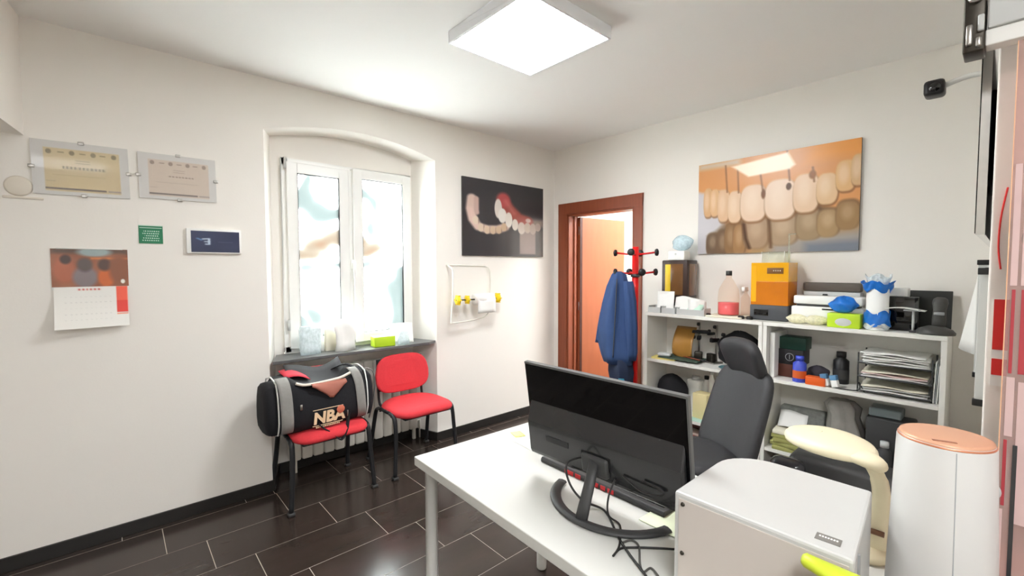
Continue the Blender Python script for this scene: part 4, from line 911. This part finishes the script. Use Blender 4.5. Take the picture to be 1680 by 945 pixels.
for i, (px, lab) in enumerate(((1138, 'thin dark rod lying along the dark green mat'), (1128, 'brown thin strip lying on the dark green mat'))):
    solo('rod', lab, 'rod', tuple(base(px, -.18, A+.0265)), MB().tube([(-.05, -.12, 0), (.03, .14, .004)], .005, 8), (BLACK, WOODR)[i])
def instrument(px, x, h_, lab, s=1.):
    t = thing('articulator', lab, 'instrument', tuple(base(px, x, A)), R(20*s), group='dental stands on the middle shelf')
    MB().rbox((-.05, -.05, 0), (.05, .05, .012), .004).build('base', METAL, t); MB().tube([(.03, 0, .01), (.03, 0, h_)], .008, 10).build('column', METAL, t)
    MB().rbox((-.03, -.014, h_*.55), (.05, .014, h_*.55+.03), .005).build('arm', BLACK, t); MB().rbox((-.02, -.05*s-.02, h_*.72), (.05, .05, h_*.72+.022), .005).build('upper_arm', BLACK, t)
    for z, y in ((h_*.6, .05), (h_*.78, -.06), (h_*.95, .02)): MB().lathe([(.004, 0), (.014, .004), (.014, .02), (.004, .024)], seg=14, M=T3((.02, y, z)) @ RX(R(90))).build('knob', DGREY, t)
    MB().rbox((-.045, -.03, .012), (.0, .03, .075), .008).build('model_block', DMETAL, t)
instrument(1146, -.11, .30, 'metal and black dental stand left on the middle shelf')
instrument(1170, -.12, .29, 'taller black dental stand beside the dark jacket on the middle shelf', -1.)
DCL = mat('black_cloth', (26, 25, 28), .95, var=.25, scale=20, bump=.3, bscale=60)
solo('black_garment', 'black cloth garment bundled on the middle shelf above the chair', 'cloth', tuple(base(1212, -.17, A)), blob(.075, .145, .135, 31, .10, 26), DCL, R(0))
solo('white_device', 'white plastic device half hidden behind the black cloth', 'device', tuple(base(1213, -.05, A)), MB().rbox((-.03, -.11, 0), (.03, .07, .225), .02), WHITE)
solo('teal_cloth', 'teal cloth at the front edge of the middle shelf', 'cloth', tuple(base(1193, -.31, A)), blob(.02, .06, .018, 33, .12), mat('teal_cloth_m', (56, 92, 98), .9, var=.15))
# --- left unit, lower shelf
B = ZL+.0006
solo('black_bag', 'black soft bag on the lower shelf behind the monitor', 'bag', tuple(base(1103, -.17, B)), blob(.08, .13, .145, 41, .06, 24), DCL)
t = thing('pump_bottle', 'white container with rounded lid on the lower shelf', 'container', tuple(base(1142, -.075, B)))
MB().rbox((-.045, -.06, 0), (.045, .06, .26), .018).build('body', WHITE, t); MB().lathe([(.03, .26), (.03, .285), (0, .285)], seg=20).build('lid', LGREY, t)
for i, (px, x, h_, r_, m, lab) in enumerate(((1160, -.07, .30, .03, WHITE, 'slim white bottle beside the white container'), (1168, -.11, .36, .022, PAPER, 'tall white tube standing on the lower shelf'), (1180, -.06, .31, .03, LGREY, 'pale grey bottle right of the tall white tube'))):
    t = thing('bottle', lab, 'bottle', tuple(base(px, x, B)), group='bottles on the lower shelf')
    MB().lathe([(0, 0), (r_, 0), (r_, h_*.78), (r_*.5, h_*.88), (r_*.5, h_*.92)], seg=20, cap=False).build('bottle_wall', m, t); MB().lathe([(r_*.6, h_*.91), (r_*.6, h_), (0, h_)], seg=16).build('cap', (BLACK, LGREY, BLACK)[i], t)
solo('cream_box', 'cream cardboard box standing on the lower shelf left of the office chair', 'box', tuple(base(1155, -.20, B)), MB().rbox((-.05, -.055, 0), (.05, .06, .195), .003), mat('cream_card', (226, 212, 160), .7, var=.04), R(-6))
solo('aqua_sheet', 'pale aqua sheet lying at the front of the lower shelf', 'paper', tuple(base(1142, -.285, B)), MB().rbox((-.04, -.10, 0), (.05, .10, .004), .001), mat('aqua_paper', (188, 222, 208), .7, var=.03), R(4))
C = ZB+.0006
t = thing('red_crate', 'red plastic box in the bottom compartment behind the monitor', 'box', tuple(base(1148, -.20, C)))
MB().rbox((-.10, -.13, 0), (.09, .12, .15), .008).build('body', mat('red_plastic', (214, 28, 24), .4, var=.05), t); MB().box((-.1025, -.004, .01), (-.0995, .006, .15)).build('seam', mat('dark_red', (120, 12, 12), .5), t); MB().rbox((-.09, -.12, .15), (.08, .11, .165), .004).build('lid', mat('taupe_lid', (168, 150, 138), .6), t)
solo('brown_pouch', 'dark brown pouch lying on the red box', 'pouch', tuple(base(1148, -.17, C+.1656)), blob(.045, .08, .035, 45, .10), mat('brown_leather', (74, 36, 30), .6, var=.15))

# --- right unit, upper shelf
solo('binder', 'white binder standing at the left end of the right shelf unit', 'binder', (-.15, -2.236, A), MB().box((-.13, -.018, 0), (.12, .012, .30)), PAPER, bevel=.003)
pbox('brown_box', 'reddish brown box on the middle shelf under the black box', 'box', 1276, 1312, 598, A, -.20, -.06, mat('brown_card', (92, 50, 38), .6, var=.1))
yb1 = yz(1276, 598, -.20); zb1 = yz(1294, 598, -.20)[1]
t = thing('black_gift_box', 'black box with a round pale emblem on the reddish brown box', 'box', (-.055, yb1[0]+.003, zb1+.0006)); w_ = yz(1276, 590, -.2)[0]-yz(1318, 590, -.2)[0]
MB().rbox((-.145, -w_, 0), (0, 0, .10), .003).build('carton', mat('black_card', (34, 32, 34), .5, var=.1), t)
MB().lathe([(.022, 0), (.024, .001), (.026, 0)], seg=24, M=T3((-.145, -w_*.48, .05)) @ RY(R(-90)), cap=False).build('emblem', MGREY, t); MB().box((-.1465, -w_*.48-.002, .035), (-.1448, -w_*.48+.002, .066)).build('emblem_mark', MGREY, t)
solo('green_box', 'dark green box on top of the black emblem box', 'box', (-.06, yb1[0]-.004, zb1+.1012), MB().rbox((-.13, -.155, 0), (0, 0, .082), .003), mat('dark_green', (26, 62, 50), .5, var=.08))
def can(px, x, h_, r_, m, m2, lab, nm='bottle', z=A):
    t = thing(nm, lab, 'bottle', tuple(base(px, x, z)))
    MB().lathe([(0, 0), (r_, 0), (r_*1.02, .004), (r_, h_*.72), (r_*.6, h_*.8), (r_*.55, h_*.84)], seg=22, cap=False).build('body', m, t); MB().lathe([(r_*.62, h_*.83), (r_*.62, h_), (0, h_)], seg=18).build('cap', m2, t)
    MB().lathe([(r_*1.025, h_*.15), (r_*1.025, h_*.45)], seg=22, cap=False).build('label', {'o': mat('label_orange', (214, 98, 40), .5), 'g': DGREY}['o' if 'blue' in lab else 'g'], t)
can(1312, -.27, .165, .038, mat('blue_plastic', (62, 78, 190), .4, var=.1), mat('blue_plastic', (62, 78, 190)), 'short blue bottle with an orange label on the middle shelf')
can(1380, -.12, .20, .042, BLACK, BLACK, 'black bottle standing before the shelf back, left of the paper trays')
solo('orange_box', 'small orange box beside the blue bottle', 'box', tuple(base(1339, -.285, A)), MB().rbox((-.03, -.055, 0), (.03, .05, .05), .003), mat('orange_card', (228, 98, 36), .5, var=.06))
solo('dark_pouch', 'dark grey pouch behind the orange box', 'pouch', tuple(base(1342, -.17, A)), blob(.045, .065, .05, 51, .1), mat('dark_pouch_m', (62, 58, 66), .8, var=.15))
for i, px in enumerate((1357, 1373)):
    t = thing('eraser_box', ('left one of the two tilted blue and white small boxes', 'right one of the two tilted blue and white small boxes')[i], 'box', tuple(base(px, -.29, A)), R(-14), group='two small blue and white boxes')
    Mx = RX(R(-14))
    MB().rbox((-.014, -.018, .006), (.014, .018, .048), .003, Mx).build('white_half', PAPER, t); MB().rbox((-.0145, -.0185, .048), (.0145, .0185, .078), .003, Mx).build('blue_half', mat('soft_blue', (92, 138, 176), .5), t)
solo('charger_cable', 'thin dark cable lying in front of the paper trays', 'cable', tuple(base(1395, -.29, A+.004)), MB().tube(spline([(.0, .10, 0), (-.01, .03, 0), (.01, -.03, 0), (-.005, -.05, .02), (.02, -.04, .05), (.0, -.07, .0)], 6), .003, 6), CAB)
xf = -.30; ya = yz(1406, 620, xf)[0]; yb_ = yz(1528, 640, xf)[0]; w_ = ya-yb_
t = thing('letter_tray', 'three-tier grey wire letter tray filled with papers', 'tray', (xf, ya, A))
for i, z in enumerate((.012, .095, .175)):
    MB().box((0, -w_, z), (.25, 0, z+.005)).build('tier', MGREY, t); MB().tube([(0, -w_, z+.003), (0, 0, z+.003)], .004, 6).build('tier_lip', DGREY, t)
for y in (0, -w_):
    for x in (.02, .24): MB().tube([(x, y, 0), (x, y, .235)], .004, 6).build('post', DGREY, t)
for i, z in enumerate((.0175, .1005, .1805)):
    for j_ in range(3 if i < 2 else 5):
        r_ = random.Random(i*9+j_); o = sheet(w_*.9, .23, .004, i*9+j_, .004)
        lab = ('lowest', 'second lowest', 'third from below', 'fourth from below', 'uppermost')[j_]+(' sheaf of papers in the lowest letter tray tier', ' sheaf of papers in the middle letter tray tier', ' sheaf of papers in the topmost letter tray tier')[i]
        cc = ('pink_tint', (232, 208, 204)) if (i, j_) == (1, 1) else None
        solo('paper_sheaf', lab, 'paper', (xf+.128, ya-w_/2+r_.uniform(-.006, .006), A+z+j_*.0135), o, mat(cc[0], cc[1], .8) if cc else (PAPER, LGREY, PAPER2)[j_ % 3] if i != 2 else PAPER, R(90+r_.uniform(-4, 4)), group='papers in tier %s' % ('low', 'middle', 'top')[i])
for i in range(3):
    solo('file_folder', ('leftmost of the three thin folders', 'middle one of the three thin folders', 'rightmost of the three thin folders')[i]+' at the right end of the shelf', 'folder', (-.28, yz(1541, 630, -.28)[0]+.022-.007*i, A), MB().box((0, -.002, 0), (.24, .002, .225-.01*i), RX(R(2))), (PAPER, MGREY, PAPER)[i], R(0), group='folders at the end of the middle shelf')
# --- right unit, lower shelf
Dz = ZR+.0006
OLV = mat('olive_cover', (158, 156, 92), .6, var=.12)
for i in range(5):
    solo('book', ('lowest olive book', 'second lowest olive book', 'middle olive book', 'second highest olive book', 'top pale book')[i]+' of the pile on the lower right shelf', 'book', (-.215, -2.345, Dz+.0265*i), MB().rbox((-.10, -.11, 0), (.10, .09, .025), .003), OLV if i < 4 else PAPER2, R((5, -4, 8, 2, 6)[i]), group='book pile on the lower right shelf')
solo('white_leaflet', 'white glossy leaflet leaning on the pile of olive books', 'paper', (-.22, -2.34, Dz+.133), MB().grid(lambda u, v: (-.02+.09*v, .07-.16*u, .005+.09*v+.008*math.sin(5*u)), 6, 5, None, .001), PAPER, R(5))
solo('clear_box', 'clear flat plastic box behind the olive books', 'box', tuple(base(1312, -.055, Dz)), MB().rbox((-.035, -.16, 0), (.035, .10, .24), .006), mat_clear('grey_clear', (214, 218, 214), .85, .5, .2))
solo('crumpled_bag', 'crumpled grey translucent bag on the lower right shelf', 'bag', tuple(base(1392, -.15, Dz)), MB().loft([[(.08*s*math.cos(2*math.pi*k/26)*(1+.16*math.sin(6*2*math.pi*k/26+9*z)), .10*s*math.sin(2*math.pi*k/26)*(1+.16*math.sin(5*2*math.pi*k/26+4*z))+.35*(z-.15)*.4, z) for k in range(26)] for z, s in ((0, .75), (.05, 1), (.12, 1), (.2, .9), (.27, .75), (.33, .9), (.37, .6))]), mat('grey_poly', (140, 136, 130), .25, var=.2, scale=14, bump=.5, bscale=25))
pbox('grey_cabinet', 'dark grey device box at the right end of the lower right shelf', 'device', 1420, 1500, 690, Dz, -.22, -.06, DGREY, .01)
pbox('pale_case', 'pale blue-grey case on top of the dark grey device box', 'case', 1425, 1480, 672, yz(1460, 690, -.22)[1]+.0008, -.20, -.07, mat('blue_grey', (128, 138, 140), .4, var=.06), .01)
can(1456, -.27, .20, .033, DGREY, LGREY, 'dark bottle with a pale cap before the grey device box', z=Dz)
solo('tape_reel', 'small black and white reel lying before the crumpled bag', 'reel', tuple(base(1430, -.28, Dz)), MB().lathe([(.012, 0), (.04, 0), (.04, .03), (.012, .03), (.012, 0)], seg=24, cap=False), BLACK)
# dark things in the bottom compartment
pbox('brown_crate', 'brown box in the bottom compartment of the right shelf unit', 'box', 1264, 1300, 775, C, -.27, -.05, mat('brown_box_m', (96, 76, 64), .6, var=.1))
pbox('dark_tool_case', 'long dark grey case on the floor before the right shelf unit', 'case', 1292, 1475, 768, .0006, -.60, -.37, mat('case_grey', (74, 74, 74), .4, var=.1), .03)
solo('glossy_helmet', 'glossy dark rounded object at the left end of the long dark case', 'case', (-.66, yz(1290, 745, -.66)[0], .0006), MB().rbox((-.06, -.10, 0), (.055, .08, .40), .05, None, 4), mat('smoky_plastic', (58, 58, 62), .15, var=.1, coat=.5))

# ================================================================== COAT STAND AND JACKET
cp = hit(1043, 405, 0, -.53)
cs = thing('coat_stand', 'red metal coat stand with black knobs beside the door', 'coat stand', (cp.x, cp.y, 0)); zt = cp.z
MB().tube([(0, 0, .02), (0, 0, zt)], .025, 16).build('pole', REDP, cs)
MB().lathe([(0, 0), (.17, 0), (.17, .012), (.06, .03), (.03, .05)], seg=36).build('base', REDP, cs)
MB().lathe([(.026, 0), (.036, .004), (.036, .022), (.026, .026)], (0, 0, zt-.235), 20).build('collar', DGREY, cs)
for zz, a0 in ((zt-.05, 20), (zt-.20, 50)):
    for k in range(4):
        a = R(a0+90*k); c_, s_ = math.cos(a), math.sin(a)
        pr = MB().tube([(.02*c_, .02*s_, zz-.01), (.15*c_, .15*s_, zz+.005)], .007, 8).build('peg', REDP, cs)
        MB().lathe([(0, -.005), (.022, -.004), (.028, .006), (.026, .016), (.014, .022), (0, .023)], seg=18, M=T3((.15*c_, .15*s_, zz+.005)) @ RZ(a) @ RY(R(90))).build('knob', BLACK, pr)
# jacket hanging from a peg: folded drape
jb = hit(1014, 445, 0, -.60)
jk = thing('jacket', 'blue jacket hanging from the red coat stand', 'jacket', (-.63, jb.y-.02, 0))
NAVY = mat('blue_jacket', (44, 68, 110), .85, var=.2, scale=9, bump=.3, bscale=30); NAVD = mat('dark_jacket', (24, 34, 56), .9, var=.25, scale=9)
def drape(zs, ph, M=None, n=34):
    secs = []
    for z, cy, w_, d_ in zs:
        secs.append([(d_*math.sin(a)*(1+.14*math.sin(5*a+ph+3*z)), cy+w_*math.cos(a)*(1+.10*math.sin(7*a+ph-4*z)), z) for a in [2*math.pi*k/n for k in range(n)]])
    return MB().loft(secs, M)
drape([(1.475, .0, .025, .03), (1.45, -.01, .055, .05), (1.36, .0, .085, .075), (1.22, .02, .115, .085), (1.05, .03, .135, .09), (.90, .02, .140, .09), (.82, .0, .13, .09), (.76, -.01, .115, .08)], .4).build('shell', NAVY, jk)
drape([(1.40, -.095, .03, .04), (1.25, -.115, .04, .05), (1.05, -.125, .045, .05), (.86, -.13, .042, .045), (.80, -.13, .035, .035)], 1.7).build('sleeve', NAVY, jk)
drape([(1.15, .125, .03, .04), (1.02, .14, .04, .045), (.93, .155, .04, .04), (.90, .175, .03, .03)], 2.2).build('sleeve', NAVY, jk)
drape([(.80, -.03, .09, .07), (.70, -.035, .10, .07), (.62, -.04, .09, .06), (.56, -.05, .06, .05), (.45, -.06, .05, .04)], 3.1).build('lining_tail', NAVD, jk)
MB().tube(spline([(-.085, -.05, 1.42), (-.098, -.05, 1.2), (-.10, -.04, 1.0), (-.10, -.03, .82)], 5), .004, 6).build('zip', DGREY, jk)
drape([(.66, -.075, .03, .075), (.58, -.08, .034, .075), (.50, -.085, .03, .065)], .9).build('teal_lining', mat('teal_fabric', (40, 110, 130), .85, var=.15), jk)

# ================================================================== TELEVISION WALL AND SLIDING DOOR
tv = thing('television', 'black television on the side wall, seen almost edge-on', 'television', (-1.68, YS, 1.60), 0)
MB().box((.0, .012, 0), (1.22, .032, .70)).build('panel', GLOSSB, tv, bevel=.002); MB().box((.0, .0322, .004), (1.22, .034, .696)).build('screen', mat('screen_dark', (14, 15, 18)), tv); MB().box((-.0015, .0125, 0), (.0, .0315, .70)).build('side_trim', METAL, tv)
MB().rbox((.35, .0, .2), (.85, .012, .5), .003).build('wall_mount', BLACK, tv)
for i, (xa, xb, za, zb, pr, lab) in enumerate(((-1.66, -1.10, 1.10, 1.50, .020, 'narrow aluminium-framed whiteboard with black corners under the television, nearer the viewer'), (-1.0, -.42, 1.07, 1.53, .045, 'aluminium-framed whiteboard with black corners nearer the shelves'))):
    t = thing('whiteboard', lab, 'whiteboard', (xa, YS, za), group='whiteboards on the side wall'); w_, h_ = xb-xa, zb-za
    MB().box((.01, 0, .01), (w_-.01, pr*.6, h_-.01)).build('board', WHITE, t)
    for lo, hi in (((0, 0, 0), (w_, pr, .014)), ((0, 0, h_-.014), (w_, pr, h_)), ((0, 0, .014), (.014, pr, h_-.014)), ((w_-.014, 0, .014), (w_, pr, h_-.014))): MB().box(lo, hi).build('frame_bar', LGREY, t, bevel=.001)
    for x in (-.004, w_-.016):
        for z in (-.004, h_-.016): MB().rbox((x, -.0, z), (x+.02, pr+.004, z+.02), .002).build('corner_cap', BLACK, t)
solo('pinned_sheet', 'white sheet curling off the whiteboard nearer the shelves', 'paper', (-.74, YS+.052, 1.12), MB().grid(lambda u, v: (.20*u, .002+.055*math.sin(1.4*u)*(1.1-v), .34*v), 6, 6, None, .0008), PAPER)
# security camera
p_ = hit(1535, 147, 0, -.55)
t = thing('security_camera', 'small black camera on a white wall bracket in the upper corner', 'camera', (p_.x, YS, p_.z)); L_ = p_.y-YS
MB().rbox((-.04, 0, -.09), (.05, .025, .06), .006).build('wall_box', WHITE, t); MB().tube(spline([(0, .02, .02), (0, L_*.5, .03), (0, L_-.03, .01)], 5), .012, 10).build('bracket_arm', mat('white_plastic', (238, 238, 234)), t)
MB().rbox((-.05, L_-.035, -.035), (.045, L_+.04, .038), .016, None, 3).build('camera_body', BLACK, t); MB().lathe([(0, .006), (.018, .006), (.022, 0)], seg=20, M=T3((-.05, L_, .0)) @ RY(R(-90)), cap=False).build('lens', GLOSSB, t)
solo('cable_duct', 'white cable duct on the shelf wall under the camera', 'duct', (-.016, -3.18, 2.20), MB().rbox((0, -.012, 0), (.015, .012, .30), .003), WHITE)
# sliding door: rail, hanger, glass leaf
sd = thing('door_2', None, None, (-1.87, YS, 0), kind='structure')
MB().box((-.02, -1.4, 2.065), (.03, .022, 2.105)).build('lower_rail', WHITE, sd, bevel=.003); MB().box((-.03, -1.4, 2.105), (.05, .018, 2.19)).build('upper_rail', LGREY, sd, bevel=.003)
hg = MB().rbox((-.03, .022, 2.055), (.05, .062, 2.30), .004).build('hanger', DMETAL, sd)
MB().lathe([(.008, 0), (.016, .003), (.016, .012), (.008, .015)], seg=20, M=T3((-.03, .04, 2.19)) @ RY(R(-90))).build('bolt', METAL, hg); MB().rbox((-.045, .028, 2.062), (-.03, .038, 2.085), .003).build('clip', METAL, hg); MB().rbox((-.045, .044, 2.07), (-.03, .056, 2.12), .003).build('clip', METAL, hg)
MB().rbox((-.042, .024, 2.10), (-.03, .036, 2.14), .003).build('clip', LGREY, hg)
GLS = mat_clear('door_glass', (246, 226, 222), .93, .22, .05)
gp = MB().box((-.012, -1.1, .02), (-.002, -.034, 2.06)).build('glass_panel', GLS, sd)
MB().box((-.013, -.0355, .02), (-.001, -.0335, 2.06)).build('glass_edge', mat('glass_edge_peach', (240, 190, 150), .3, var=.04), gp)  # peach colour stands in for orange light along the glass edge
RV = mat('red_vinyl', (176, 62, 70), .4, var=.08); PV = mat('pink_vinyl', (214, 184, 180), .5, var=.08)
for z0, z1, y0, y1, m in ((1.46, 1.76, -.052, -.040, PV), (1.46, 1.70, -.9, -.058, PV), (1.24, 1.45, -.050, -.044, RV), (1.24, 1.45, -.9, -.060, RV), (1.08, 1.23, -.056, -.042, PV), (.86, 1.22, -.9, -.062, PV), (.90, 1.07, -.048, -.042, RV), (.2, .89, -.046, -.039, PV)):
    MB().box((-.0135, y0, z0), (-.0122, y1, z1)).build('film_band', m, gp)
MB().box((-.016, -.066, .02), (-.0136, -.058, 1.06)).build('dark_gasket', DGREY, gp)
MB().lathe([(0, .012), (.02, .012), (.024, 0)], seg=20, M=T3((-.013, -.02, .93)) @ RY(R(-90)), cap=False).build('pull_knob', LGREY, gp)
# red signs on the wall end
t = thing('red_sign', 'narrow red and white sign on the wall end by the sliding door', 'sign', (XE, YS-.012, 1.18))
MB().box((-.004, -.03, 0), (-.0005, 0, .24)).build('plate', WHITE, t)
for z0, z1 in ((.10, .238), (.03, .075)): MB().box((-.0055, -.03, z0), (-.0041, -.001, z1)).build('red_print', mat('sign_red', (222, 44, 40), .5), t)
solo('red_ribbon', 'thin red curved ribbon on the wall end above the narrow sign', 'ribbon', (XE-.004, YS-.022, 1.50), MB().tube(spline([(0, 0, 0), (0, .006, .06), (0, .004, .14), (0, -.006, .22)], 5), .002, 6), mat('sign_red', (222, 44, 40)))

# ================================================================== small pieces hang under the part they sit on
UNDER = {'glide': 'leg', 'caster': 'base_arm', 'piping': 'end_pocket', 'cap': 'bottle_wall', 'label_letter': 'label', 'label_mark': 'label_plate', 'emblem_mark': 'emblem',
         'screw': 'rear_panel', 'small_lettering': 'body', 'lettering': 'body', 'ball_emblem': 'body', 'print_line': 'body', 'zip_pull': 'body', 'paper_end': 'paper_roll',
         'red_mark': 'case', 'key': 'case', 'screen': 'panel', 'lens_ring': 'lamp_head', 'hinge_tab': 'lamp_head', 'top_ring': 'top', 'button_slot': 'top', 'tier_lip': 'tier',
         'backrest_shell': 'backrest', 'yellow_strip': 'front_window', 'zip': 'shell', 'lens': 'camera_body', 'binding': 'backing', 'tray_wall': None}
def stem(o): return o.name.split('.')[0]
for root in [o for o in scene.objects if o.parent is None and o.type == 'EMPTY']:
    kids = list(root.children); seen = {}
    for k in kids:
        tgt = UNDER.get(stem(k))
        if not tgt: continue
        hosts = [q for q in kids if stem(q) == tgt]
        if not hosts: continue
        n_ = seen.get(stem(k), 0); seen[stem(k)] = n_+1
        k.parent = hosts[n_ % len(hosts)]
